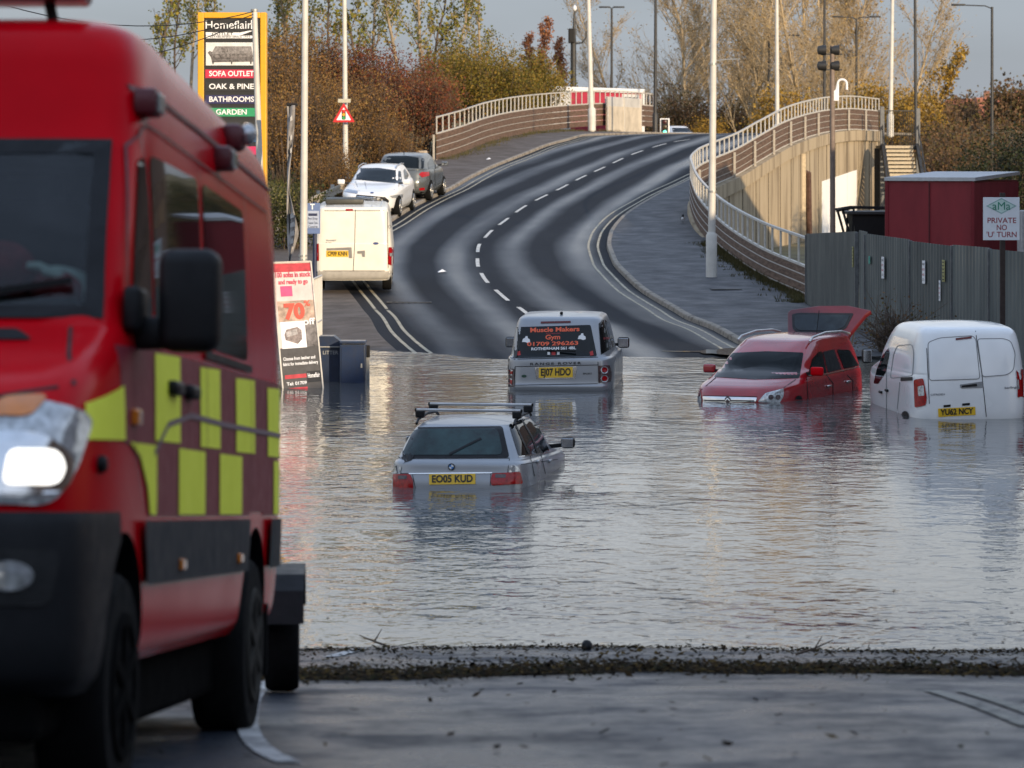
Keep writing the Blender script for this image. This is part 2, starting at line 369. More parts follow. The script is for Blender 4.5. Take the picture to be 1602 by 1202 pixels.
structure('left_forecourt', strip(MB(), lambda d: pathl(d)-2, lambda d: xl(d)-.0, fr(62, 96, 1.), 12, .004, lambda x, d: zroad(x, d)+(.09 if d > 95.5 else .015)), M_pathl, fixn=False, smooth=180)
structure('right_footpath', strip(MB(), lambda d: xr(d)+.15, lambda d: (parr(d)+.1) if d > 86 else fencex(d)-.05, fr(68, 186, 1.), 6, 0, pathzr), M_path, fixn=False, smooth=180)
# painted markings
def mark(mb, fx, d0, d1, w, dz=.006, step=.5, zf=None):
    ds = fr(d0, d1, step); zf = zf or zroad; o = len(mb.v)
    if ds[-1] < d1-.01: ds.append(d1)
    for d in ds:
        for s in (-.5, .5): mb.v.append((fx(d)+s*w, d, zf(fx(d)+s*w, d)+dz))
    mb.f += [(o+2*j, o+2*j+1, o+2*j+3, o+2*j+2) for j in range(len(ds)-1)]; mb.m = [0]*len(mb.f)
mb = MB()
DASH = [((823, 492), 4), ((785, 463), 4), ((757, 436), 4), ((747, 411), 4), ((748, 388), 4), ((764, 367), 4), ((788, 347), 4), ((815, 327), 4), ((847, 310), 4), ((880, 293), 4), ((909, 279), 4), ((938, 265), 4),
        ((967, 252), 4), ((996, 239), 4), ((1032, 228), 4), ((1066, 220), 4)]
cpts = [G(*p, 60) for p, _ in DASH]
ctab = smooth_tab([(60, 2.4), (72, 1.55)]+[(p.y, p.x) for p in cpts]+[(cpts[-1].y+25, cpts[-1].x+10)], 1.)
for p in cpts: mark(mb, lambda d: interp(ctab, d), p.y-1.7, p.y+1.7, .11)
structure('centre_line', mb, M_line_w, fixn=False)
mb = MB()
for off in (.32, .62):
    mark(mb, lambda d: xl(d)+off, 70, 199, .08); mark(mb, lambda d: xr(d)-off+.04, 69, 197, .07)
structure('double_yellow_lines', mb, M_line_y, fixn=False)
mb = MB()
near = lambda pts: smooth_tab([(q.y, q.x) for q in sorted((G(a, b) for a, b in pts), key=lambda q: q.y)], .5)
t1 = near([(452, 1202), (412, 1180), (390, 1150), (388, 1120), (402, 1085), (425, 1065)])
mark(mb, lambda d: interp(t1, d), t1[0][0], t1[-1][0], .10, .018, .25)
t2 = near([(1452, 1086), (1530, 1113), (1610, 1145)]); t3 = near([(1500, 1086), (1560, 1105), (1640, 1134)])
mb3 = MB()
for t in (t2, t3): mark(mb3, lambda d: interp(t, d), t[0][0], t[-1][0], .09, .018, .25)
for q in (G(545, 1024),): mark(mb, lambda d: q.x+(d-q.y)*.1, q.y-.9, q.y+.9, .12, .018, .3)
structure('faded_edge_lines', mb3, mat('faded_edge_paint', (.20, .19, .16), .7, vs=5, dirt=(.05, .05, .05)), fixn=False)
structure('slip_road_lines', mb, mat('worn_white_paint', (.48, .48, .47), .6, vs=5, dirt=(.16, .16, .16)), fixn=False)
# road drains and patches
M_iron = mat('cast_iron', (.03, .03, .03), .55, metal=.5, bump=.3)
def manhole(px, py, label, sx=.8, sy=.5):
    g = G(px, py, 60); o = thing('drain_cover', label, 'drain cover', (g.x, g.y, zroad(g.x, g.y)))
    f = MB()
    for a in (-1, 1): f.box((a*sx/2, 0, .008), (.06, sy+.06, .012)); f.box((0, a*sy/2, .008), (sx-.06, .06, .012))
    f.build('frame', M_iron, o)
    b = MB(); n = 7
    for i in range(n): b.box((-sx/2+.08+(sx-.16)*i/(n-1), 0, .006), (.05, sy-.07, .010))
    b.build('grating', M_iron, o)
manhole(640, 472, 'dark iron drain grating in the road below the parked white van', 1.1, .6)
g = A(1135, 88.6); o = thing('drain_cover', 'small dark service cover let into the right footpath by the lamp post', 'drain cover', (g.x, g.y, pathzr(g.x, g.y)+.004))
MB().box((0, 0, .006), (.75, .5, .008)).build('lid', M_iron, o); MB().box((0, -.29, .004), (.85, .06, .01)).box((0, .29, .004), (.85, .06, .01)).build('frame', M_iron, o)
# ------------------------------------------------------------------ flood water
m = bpy.data.materials.new('flood_water'); m.use_nodes = True; nt = m.node_tree; b = nt.nodes['Principled BSDF']; N = nt.nodes.new; L = nt.links.new
b.inputs['Base Color'].default_value = (.065, .068, .068, 1); b.inputs['Roughness'].default_value = .04; b.inputs['IOR'].default_value = 1.40
tc = N('ShaderNodeTexCoord')
def wave(scale, sc, det, rot=0.):
    mp = N('ShaderNodeMapping'); mp.inputs[3].default_value = sc; mp.inputs[2].default_value = (0, 0, rot); L(tc.outputs['Object'], mp.inputs[0])
    n = N('ShaderNodeTexNoise'); n.inputs['Scale'].default_value = scale; n.inputs['Detail'].default_value = det; n.inputs['Roughness'].default_value = .5; n.inputs['Distortion'].default_value = .4; L(mp.outputs[0], n.inputs[0]); return n.outputs[0]
def mth(o, a, c):
    q = N('ShaderNodeMath'); q.operation = o
    for i, v in enumerate((a, c)):
        if isinstance(v, (int, float)): q.inputs[i].default_value = v
        else: L(v, q.inputs[i])
    return q.outputs[0]
ruf = N('ShaderNodeMapRange'); L(wave(.14, (1, .7, 1), 3), ruf.inputs[0]); ruf.inputs[1].default_value = .47; ruf.inputs[2].default_value = .66; ruf.inputs[3].default_value = .50; ruf.inputs[4].default_value = 2.3
hgt = mth('ADD', mth('MULTIPLY', wave(1.9, (1., 1.0, 1), 2, .4), .55), mth('ADD', mth('MULTIPLY', wave(4.6, (1., 1, 1), 2, -.4), .22), mth('MULTIPLY', wave(9, (.9, 1, 1), 2), .09)))
hgt = mth('MULTIPLY', hgt, ruf.outputs[0])
bp = N('ShaderNodeBump'); bp.inputs[0].default_value = 1.; bp.inputs[1].default_value = .040; L(hgt, bp.inputs['Height']); L(bp.outputs[0], b.inputs['Normal'])
M_water = m
mb = MB(); mb.v = [(-45, 18, 0), (18, 18, 0), (18, 80, 0), (-45, 80, 0)]; mb.f = [(0, 1, 2, 3)]; mb.m = [0]
structure('flood_water', mb, M_water, fixn=False)
# puddles left on the tarmac beyond the flood
rnd = random.Random(5); mb = MB()
M_pud = mat('puddle_water', (.03, .03, .03), .05, var=.1)
for px, py, a, b_ in ((600, 573, 1.1, .9), (640, 566, 1.0, 1.2), (575, 556, .9, .8), (680, 573, .9, .7), (608, 562, .5, .5), (1130, 552, .9, .7)):
    g = G(px, py, 60); n = 26; o = len(mb.v); ph = rnd.random()*6
    mb.v.append((g.x, g.y, zroad(g.x, g.y)+.02))
    for k in range(n):
        t = 2*pi*k/n; r = 1+.35*sin(3*t+ph)+.2*sin(7*t+ph*2)
        x, y = g.x+a*r*cos(t), g.y+b_*r*1.6*sin(t); mb.v.append((x, y, zroad(g.x, g.y)+.02))
    mb.f += [(o, o+1+k, o+1+(k+1) % n) for k in range(n)]; mb.m += [0]*n
structure('puddles', mb, M_pud, fixn=False)
# ------------------------------------------------------------------ parapets, walls, stairs
def run(pts, step):                     # resample a 3D polyline smoothly by its distance coordinate
    ys = [p.y for p in pts]; out = []; fx = [(p.y, p.x) for p in pts]; fz = [(p.y, p.z) for p in pts]
    n = max(2, int((ys[-1]-ys[0])/step))
    for i in range(n+1):
        y = ys[0]+(ys[-1]-ys[0])*i/n
        out.append(Vector((pchip(ys, [a[1] for a in fx], y), y, pchip(ys, [a[1] for a in fz], y))))
    res = [out[0]]                      # then by arc length
    acc = 0
    for a, b in zip(out, out[1:]):
        acc += (b-a).length
        if acc >= step: res.append(b); acc = 0
    if (res[-1]-out[-1]).length > step*.4: res.append(out[-1])
    return res
def parapet(root, pts, hb, ht, nboard=4, side=1):
    """boards up to hb(d), bars up to ht(d); each post its own part"""
    B = MB(); R = MB(); o = root.location
    Z = Vector((0, 0, 1))
    fine = run(pts, .9)
    for a, b in zip(fine, fine[1:]):
        t = (b-a).normalized(); nrm = t.cross(Z).normalized()*.03*side
        for k in range(nboard):
            z0, z1 = hb(a.y)*(k+.5)/nboard, hb(b.y)*(k+.5)/nboard
            B.beam(a-o+Z*z0-nrm*.3, b-o+Z*z1-nrm*.3, .05, hb(a.y)/nboard*.86)
            if k: R.beam(a-o+Z*hb(a.y)*k/nboard-nrm*.6, b-o+Z*hb(b.y)*k/nboard-nrm*.6, .055, .022)  # pale strips stand in for sunlight showing through the board gaps
        for h, th in ((hb, .07), (ht, .075)): R.beam(a-o+Z*h(a.y), b-o+Z*h(b.y), th, .06)
        R.beam(a-o+Z*.05, b-o+Z*.05, .05, .05)
    for p in run(pts, 1.22):
        R.beam(p-o+Z*hb(p.y), p-o+Z*ht(p.y), .045, .045)
    B.build('board_panel', M_board, root); R.build('railing', M_rail, root)
    for p, t in zip(run(pts, 5.5), range(99)):
        MB().bbox((0, 0, hb(p.y)/2-.03), (.10, .12, hb(p.y)-.04), .012).build('post', mat('post_grey_paint', (.38, .35, .30), .6), root).location = p-o+Vector((.13*side, 0, 0))
root = thing('bridge_parapet', 'curving timber boarded parapet with pale railing on the right side of the road', 'parapet', PR3[0])
pts = [p.copy() for p in PR3]
parapet(root, pts, lambda d: interp([(86, .92), (119, 1.05), (150, 1.15), (186, 1.15)], d), lambda d: interp([(86, 1.66), (119, 1.70), (150, 1.78), (186, 1.82)], d))
LP = [(683, 252, 152), (720, 240, 157), (760, 224.5, 165), (800, 214, 173), (850, 205.5, 183), (900, 200, 191), (945, 197, 197), (985, 197, 204), (1022, 199, 212)]
LP3 = [P(*p) for p in LP]
root = thing('bridge_parapet', 'sunlit brown boarded parapet with pale bars on the left side of the bridge', 'parapet', LP3[0])
parapet(root, LP3, lambda d: interp([(152, 1.25), (212, 1.35)], d), lambda d: interp([(152, 2.0), (212, 2.1)], d), 4, -1)
# concrete retaining wall below the right parapet
Wp = run(PR3, 1.2); Z = Vector((0, 0, 1)); root = thing('retaining_wall', 'tall stained concrete retaining wall under the curving right parapet', 'wall', (Wp[0].x, Wp[0].y, 0)); o = root.location
def offs(pts, k):
    r = []
    for i, p in enumerate(pts):
        t = (pts[min(i+1, len(pts)-1)]-pts[max(i-1, 0)]); t.z = 0; r.append(p+t.normalized().cross(Z)*k)
    return r
def wallstrip(mb, pts, k0, k1, z0, z1):
    a, b = offs(pts, k0), offs(pts, k1); q = len(mb.v)
    for p, s in zip(a, b):
        mb.v += [tuple(Vector((p.x, p.y, z0(p)))-o), tuple(Vector((s.x, s.y, z0(p)))-o), tuple(Vector((s.x, s.y, z1(p)))-o), tuple(Vector((p.x, p.y, z1(p)))-o)]
    for j in range(len(pts)-1): mb.f += [(q+j*4+i, q+j*4+(i+1) % 4, q+j*4+4+(i+1) % 4, q+j*4+4+i) for i in range(4)]
    e = q+(len(pts)-1)*4; mb.f += [(q, q+1, q+2, q+3), (e, e+1, e+2, e+3)]; mb.m = [0]*len(mb.f)
mb = MB(); wallstrip(mb, Wp, -.1, .18, lambda p: -.6, lambda p: p.z-.55); mb.build('wall_face', M_conc, root)
mb = MB(); wallstrip(mb, Wp, -.12, .28, lambda p: p.z-.55, lambda p: p.z-.0); mb.build('edge_beam', M_conc, root)
J = MB()
for i in range(4, len(Wp)-1, 3):
    p = offs(Wp, .185)[i]; J.box(Vector((p.x, p.y, (p.z-.55)/2-.1))-o, (.05, .05, p.z-.35))
J.build('wall_joints', mat('joint_filler', (.12, .10, .07), .9), root)
def onwall(px, k):
    t = offs(run(PR3, .15), k); return min(t, key=lambda p: abs((p.x/p.y)*F+CX-px))
mb = MB(); ps = [onwall(1286+54*i/8, .20) for i in range(9)]; q0 = len(mb.v)
for i, p in enumerate(ps): zt = H-(interp([(0, 284), (8, 266)], i)-HY)/F*p.y; mb.v += [tuple(p-o+Vector((0, 0, .05-p.z))), tuple(p-o+Vector((0, 0, zt-p.z)))]
mb.f = [(2*i, 2*i+2, 2*i+3, 2*i+1) for i in range(8)]; mb.m = [0]*8
wp = mb.build('painted_panel', mat('bright_white_wash', (.88, .87, .84), .6, var=.03), root)
md = wp.modifiers.new('thick', 'SOLIDIFY'); md.thickness = .02; md.offset = 0
mb = MB(); p = onwall(1265, .30); zt = H-(272-HY)/F*p.y
mb.tube([p-o+Vector((-.25, 0, zt+.1-p.z)), p-o+Vector((0, -.05, zt-p.z)), p-o+Vector((0, 0, zt-.4-p.z)), p-o+Vector((.05, 0, .1-p.z))], .14, 8); mb.build('drain_pipe', mat('rusty_pipe', (.09, .045, .03), .8, var=.3), root)
mb = MB(); p = onwall(1257, .22); mb.box(Vector((p.x, p.y, (p.z-.6)/2))-o, (.22, .1, p.z-.62)); mb.build('pilaster', mat('pale_render', (.55, .46, .32), .8, var=.15), root)
# stair tower at the end of the wall
sb = P(1409, 228, 178); root = thing('steel_staircase', 'dark steel footbridge stairs with pale treads beside the concrete wall', 'staircase', (sb.x, sb.y, .3)); top = sb.z-.3
n = 22; T = MB()
for i in range(n):
    z = top*(1-i/n); y = -i*.26
    T.box((-.1, y, z-.03), (1.45, .26, .05)); T.box((-.1, y-.115, z-.10), (1.45, .02, .09))
T.build('tread', mat('pale_stair_treads', (.46, .39, .28), .7, var=.1), root)
for s in (-1, 1):
    mb = MB(); mb.beam((s*.92, .3, top-.05), (s*.98, -n*.26, 0), .16, .42); mb.build('stringer', M_dkpole, root)
    mb = MB(); mb.tube([(s*.96, .4, top+1.1), (s*1.0, -n*.26, 1.1)], .035)
    for i in range(0, n, 3): mb.tube([(s*.96, -i*.26, top*(1-i/n)), (s*.96, -i*.26, top*(1-i/n)+1.12)], .022, 6)
    mb.build('handrail', M_dkpole, root)
for x, h in ((-.95, 2.1), (.98, 2.0)): MB().bbox((x, .4, (top+h)/2), (.22, .22, top+h), .02).build('post', mat('grey_steel', (.13, .135, .14), .5), root)
MB().bbox((0, 1.2, top-.1), (2.2, 2.0, .22), .02).build('landing', M_dkpole, root)
mb = MB()
for i in range(19): mb.tube([(-.95+i*.105, 2.1, top), (-.95+i*.105, 2.1, top+1.9)], .018, 5)
mb.beam((-1, 2.1, top+1.9), (1, 2.1, top+1.9), .06, .06); mb.build('landing_railing', M_dkpole, root)
MB().box((-.5, .9, top/2), (1.6, .3, top-.3)).build('back_wall', mat('dark_stair_backing', (.03, .028, .025), .8), root)
# ------------------------------------------------------------------ corrugated security fence on the right
M_corr = mat('grey_corrugated_steel', (.125, .142, .138), .5, metal=.2, var=.16, vs=2, streak=(1, 1, .25), coat=.1)
M_corr2 = mat('dull_grey_green_corrugated_steel', (.105, .118, .114), .5, metal=.2, var=.18, vs=2, streak=(1, 1, .25))
tops = [(1262, 366), (1340, 362), (1356, 366), (1425, 375), (1490, 383), (1602, 392), (1950, 412)]
def fence_panel(root, a, b, ta, tb, m, name):
    mb = MB(); L_ = (b-a).length; n = int(L_/.045); t = (b-a)/n; nr = t.cross(Vector((0, 0, 1))).normalized(); q = 0
    for i in range(n+1):
        k = (0, .022, .022, 0)[i % 4]; p = a+t*i+nr*k; zt = ta+(tb-ta)*i/n
        mb.v += [(p.x, p.y, -.5), (p.x, p.y, zt)]
    mb.f = [(2*i, 2*i+2, 2*i+3, 2*i+1) for i in range(n)]; mb.m = [0]*n
    ob = mb.build(name, m, root, fixn=False); s = ob.modifiers.new('thick', 'SOLIDIFY'); s.thickness = .012
root = thing('security_fence', 'grey corrugated steel security fence and gates behind the stranded red car and white van', 'fence', (0, 0, 0))
fl = smooth_tab([(1262, 84), (1345, 76), (1440, 71.5), (1602, 66), (1950, 58)], 1.)
def fpt(px): d = interp(fl, px); return P(px, HY, d), H-(interp(tops, px)-HY)/F*d
cuts = [1262, 1340, 1354, 1424, 1490, 1548, 1610, 1700, 1800, 1948]
for i, (c0, c1) in enumerate(zip(cuts, cuts[1:])):
    a, ta = fpt(c0+.6); b, tb = fpt(c1-.6); a.z = b.z = 0
    if i == 1: a = a+Vector((.05, -.12, 0)); b = b+Vector((.05, -.12, 0)); ta += .06; tb += .06
    fence_panel(root, a, b, ta-.03*(i % 2), tb-.03*(i % 2), M_corr if i % 3 else M_corr2, 'gate_leaf' if i in (2, 3) else 'fence_panel')
for c in cuts:
    a, ta = fpt(c); MB().bbox((0, 0, (ta-.5)/2), (.09, .09, ta+.46), .01).build('post', mat('fence_post_steel', (.16, .14, .11) if c == 1424 else (.12, .125, .125), .6, var=.2), root).location = (a.x, a.y-.02, 0)
def notice(px, py, wpx, hpx, kind, label):
    a, ta = fpt(px); d = a.y-.14; p = P(px, py, d); s = F/d; w_, h_ = wpx/s*1.25, hpx/s
    pn, _ = fpt(px+4); t = (pn-a); t.z = 0; t.normalize(); nr = t.cross(Vector((0, 0, 1))); nr = nr if nr.y < 0 else -nr
    r = thing('notice', label, 'sign', p, atan2(t.y, t.x))
    base = M_wtext if kind != 'y' else mat('faded_yellow_sticker', (.42, .40, .16), .6, var=.25, vs=30)
    if kind == 'g': base = mat('green_sticker', (.05, .35, .26), .5)
    MB().bbox((0, 0, 0), (w_, .012, h_), .003, seg=1).build('panel', base, r)
    mb = MB(); rows = {'w': ('DANGER', 'KEEP OUT', 'WARNING', 'CCTV'), 'y': (), 'g': ()}[kind]
    fn = lambda zc: (lambda u, v: Vector((u, -.009, v+zc)))
    for k, tx in enumerate(rows): mb.text(tx, h_*.13, fn(h_*(.34-k*.225)), 1 if k in (1, 2) else 0, .01, fit=w_*.8)
    if kind == 'y':
        for k in range(6): mb.box((0, -.009, h_*(.4-k*.16)), (w_*.7, .003, h_*.05))
    if mb.v: mb.build('lettering', [M_ink, mat('red_sign_ink', (.45, .03, .04), .5)], r)
notice(1381, 419, 10, 34, 'w', 'tall white warning notice on the grey fence, the left of two alike ones')
notice(1445, 426, 10, 36, 'w', 'tall white warning notice on the grey fence, right of the brown gate post')
notice(1334, 402, 7, 32, 'y', 'faded yellow sticker strip at the left edge of the grey fence gates')
notice(1476, 424, 9, 34, 'y', 'faded yellow sticker on the fence beside the white strip')
notice(1470, 455, 5, 32, 'w', 'narrow white strip notice low on the grey fence')
notice(1360, 407, 6, 12, 'g', 'small green sticker on the grey fence next to the gate')
# ------------------------------------------------------------------ red storage cabin and skip behind the fence
M_cab = mat('red_cabin_paint', (.22, .008, .018), .5, var=.12, vs=1.5, streak=(1, 1, .3))
c0 = P(1387, 283, 95); c1 = P(1522, 284, 93.5); zt = c0.z; zt1 = zt
root = thing('storage_cabin', 'dark red steel storage cabin with a pale roof behind the grey fence', 'cabin', (c0.x, c0.y, 0))
ex = (c1-c0); ex.z = 0; ey = Vector((.31, .95, 0)).normalized(); Lc = 7.5
def cb(u, v, z): return Vector((0, 0, z))+ex*u+ey*v
mb = MB()
for a, b in ((0, 1),):
    mb.add([cb(0, 0, .2), cb(1, 0, .2), cb(1, 0, zt), cb(0, 0, zt), cb(0, Lc, .2), cb(1, Lc, .2), cb(1, Lc, zt), cb(0, Lc, zt)], [(0, 1, 2, 3), (1, 5, 6, 2), (5, 4, 7, 6), (4, 0, 3, 7), (3, 2, 6, 7), (0, 4, 5, 1)])
for i in range(44):
    v = Lc*(i+.5)/44; mb.beam(cb(1.006, v, .25), cb(1.006, v, zt-.05), .08, .03, up=(0, 1, 0))
for u in (.002, .998): mb.beam(cb(u, -.02, .2), cb(u, -.02, zt), .09, .05, up=(0, 1, 0))
mb.build('body', M_cab, root)
mb = MB(); r0, r1, r2, r3 = cb(-.02, -.08, zt), cb(1.03, -.08, zt), cb(1.03, Lc+.1, zt+.15), cb(-.02, Lc+.1, zt+.15)
mb.add([r0, r1, r2, r3]+[v+Vector((0, 0, .10)) for v in (r0, r1, r2, r3)], [(0, 1, 2, 3), (4, 5, 6, 7), (0, 1, 5, 4), (1, 2, 6, 5), (2, 3, 7, 6), (3, 0, 4, 7)]); mb.build('roof', mat('pale_grey_roof', (.5, .5, .5), .6, var=.1), root)
MB().box(cb(.5, -.035, zt/2+.1)-Vector((0, 0, 0)), (.02, .02, zt-.3)).build('door_seam', M_gap, root)
o = thing('metal_box', 'pale grey metal cabinet just right of the red cabin', 'cabinet', P(1597, 300, 92)*1); o.location.z = 0
MB().bbox((.25, .3, 1.35), (.5, .8, 2.7), .03).build('body', mat('pale_cabinet', (.42, .42, .42), .5, var=.15), o); MB().bbox((.25, -.12, 1.4), (.42, .03, 2.3), .01).build('door', mat('pale_cabinet_door', (.36, .36, .36), .5, var=.15), o)
# tipper skip
s0 = P(1310, 325, 100); o = thing('waste_skip', 'black steel skip with an angled lifting frame between the fence and concrete wall', 'skip', (s0.x, s0.y, .3)); zt = s0.z-.3
mb = MB(); mb.prism([(.75, .1), (1.5, .1), (1.7, zt-.2), (.45, zt-.2)], lambda u, v, t: Vector((u, t, v)), -.1, 1.6); mb.build('bin', M_black, o)
mb = MB(); mb.bbox((1.05, .75, zt-.16), (1.5, 1.9, .1), .02); mb.build('rim', M_dkpole, o)
mb = MB()
for y in (-.1, 1.6):
    mb.beam((-.05, y, zt-.1), (.55, y, zt), .06, .07); mb.beam((.55, y, zt), (1.6, y, zt-.02), .06, .07); mb.beam((.15, y, zt-.06), (.75, y, .15), .06, .07); mb.beam((.48, y, zt-.03), (.4, y, .5), .05, .06)
    mb.beam((.3, y, .1), (1.7, y, .1), .07, .1)
mb.beam((.15, -.1, zt-.06), (.15, 1.6, zt-.06), .05, .05)
mb.build('lifting_frame', M_black, o)
# ------------------------------------------------------------------ added brick blocks, unseen right of the view, placed to shade the scene
def shade_block(label, x0, x1, y0, y1, h):
    o = thing('added_shade_block', label, 'building', ((x0+x1)/2, (y0+y1)/2, -.3))
    m = mat('brown_brick', (.22, .13, .09), .85, var=.2, vs=3, bump=.3, bs=10)
    MB().box((0, 0, h/2), (x1-x0, y1-y0, h)).build('wall', m, o)
    MB().box((0, 0, h+.15), (x1-x0+.5, y1-y0+.5, .3)).build('roof', mat('grey_parapet', (.3, .29, .27), .8), o)
    n = int((y1-y0)/5)
    for i in range(n):
        w_ = MB().box((-(x1-x0)/2-.02, -(y1-y0)/2+5*(i+.5), h*.55), (.06, 1.6, 1.8)).build('window', M_glass, o)
# added bridge shape, unseen behind the camera, darkens reflections and shades the foreground
o = thing('added_bridge_blocker', 'dark brick railway bridge crossing the slip road', 'bridge', (0, -27, 0)); m = mat('blocker_dark_brick', (.085, .06, .05), .9, var=.25, vs=2, bump=.3, bs=10)
MB().box((0, 0, 11.0), (90, 14, 6.0)).build('deck', m, o); MB().box((0, 7.1, 14.7), (90, .5, 1.4)).build('parapet_wall', m, o)
for x in (-32, 30): MB().box((x, 0, 3.9), (44, 13.8, 8.2)).build('abutment', m, o)
shade_block('long brown brick works building beside the slip road', 22, 31, -36, -2, 11.2); shade_block('tall narrow brick stair block at the end of the long works building', 22, 24, -1.99, 28, 11.6)
shade_block('low brown brick unit beyond the end of the security fence', 19, 33, 46.5, 117, 8.6)
# ------------------------------------------------------------------ left guard rail
gp = [P(440, 331, 112), P(470, 316, 117), P(560, 276.5, 131), P(610, 257, 138.5), P(656, 240, 146)]
root = thing('guard_rail', 'weathered pale guard rail along the verge behind the parked white car', 'guard rail', (gp[0].x, gp[0].y, gp[0].z-.7)); o = root.location
mb = MB(); q = run(gp, 1.)
for a, b in zip(q, q[1:]):
    for z, k in ((-.06, .03), (-.16, -.02), (-.26, .03)): mb.beam(a-o+Vector((k, 0, z)), b-o+Vector((k, 0, z)), .05, .10)
mb.build('rail', mat('weathered_rail', (.50, .43, .33), .7, var=.2, vs=2), root)
for p in run(gp, 3.2): MB().bbox((0, 0, -.1), (.14, .10, 1.1), .01).build('post', M_galv, root).location = p-o+Vector((-.12, 0, -.4))
MB().bbox(tuple(q[-1]-o+Vector((.1, .2, -.25))), (.5, .8, .75), .06).build('end_block', mat('weathered_block', (.45, .37, .27), .8, var=.2), root)
# ------------------------------------------------------------------ vehicle kit
def rpoly(pts, r, n=4):
    out = []; m = len(pts)
    for i in range(m):
        p = Vector(pts[i]); a = Vector(pts[i-1])-p; b = Vector(pts[(i+1) % m])-p
        k = min(r, a.length*.45, b.length*.45); p0 = p+a.normalized()*k; p1 = p+b.normalized()*k
        for j in range(n+1):
            t = j/n; q = p0*(1-t)**2+p*(2*t*(1-t))+p1*t*t; out.append((q.x, q.y))
    return out
def loft(levels, N=88, sub=5, crown=.03):
    """stack of plan outlines: (z, x rear, x front, half width, n rear, n front, z tilt to the front, bow)"""
    K = len(levels); xs = list(range(K)); mb = MB(); rings = []
    cols = list(zip(*levels)); T = [i/sub for i in range((K-1)*sub+1)]
    ths = [2*pi*(i+.5)/N for i in range(N)]
    def outline(p, s=1., cz=0.):
        z, xa, xb, w_, nr, nf, tl, bow = p; xc = (xa+xb)/2; a = (xb-xa)/2; r = []
        for t in ths:
            c, q = cos(t), sin(t); n = nf if c > 0 else nr
            x = math.copysign(abs(c)**(2/n), c)*a*s; y = math.copysign(abs(q)**(2/n), q)*w_*s
            r.append((xc+x, y, z+tl*((x+a)/(2*a))+bow*(1-(x/a)**2)+cz))
        return r
    for t in T: rings.append(outline([pchip(xs, c, t) for c in cols]))
    for s in (.97, .9, .8, .62, .42, .2, .06): rings.append(outline(levels[-1], s, crown*(1-s*s)))
    for s in (.7,): rings.insert(0, outline(levels[0], s))
    for r in rings: mb.v += r
    for j in range(len(rings)-1): mb.f += [(j*N+i, j*N+(i+1) % N, (j+1)*N+(i+1) % N, (j+1)*N+i) for i in range(N)]
    mb.f += [tuple(range(N))[::-1], tuple((len(rings)-1)*N+i for i in range(N))]; mb.m = [0]*len(mb.f)
    return mb
def cut(ob, cutters):
    for c in cutters:
        c.parent = ob.parent; md = ob.modifiers.new('cut', 'BOOLEAN'); md.operation = 'DIFFERENCE'; md.object = c; md.solver = 'EXACT'
        try: md.material_mode = 'TRANSFER'
        except Exception: pass
    dg = bpy.context.evaluated_depsgraph_get(); dg.update()
    me = bpy.data.meshes.new_from_object(ob.evaluated_get(dg)); ob.modifiers.clear(); ob.data = me
    for c in cutters: bpy.data.objects.remove(c)
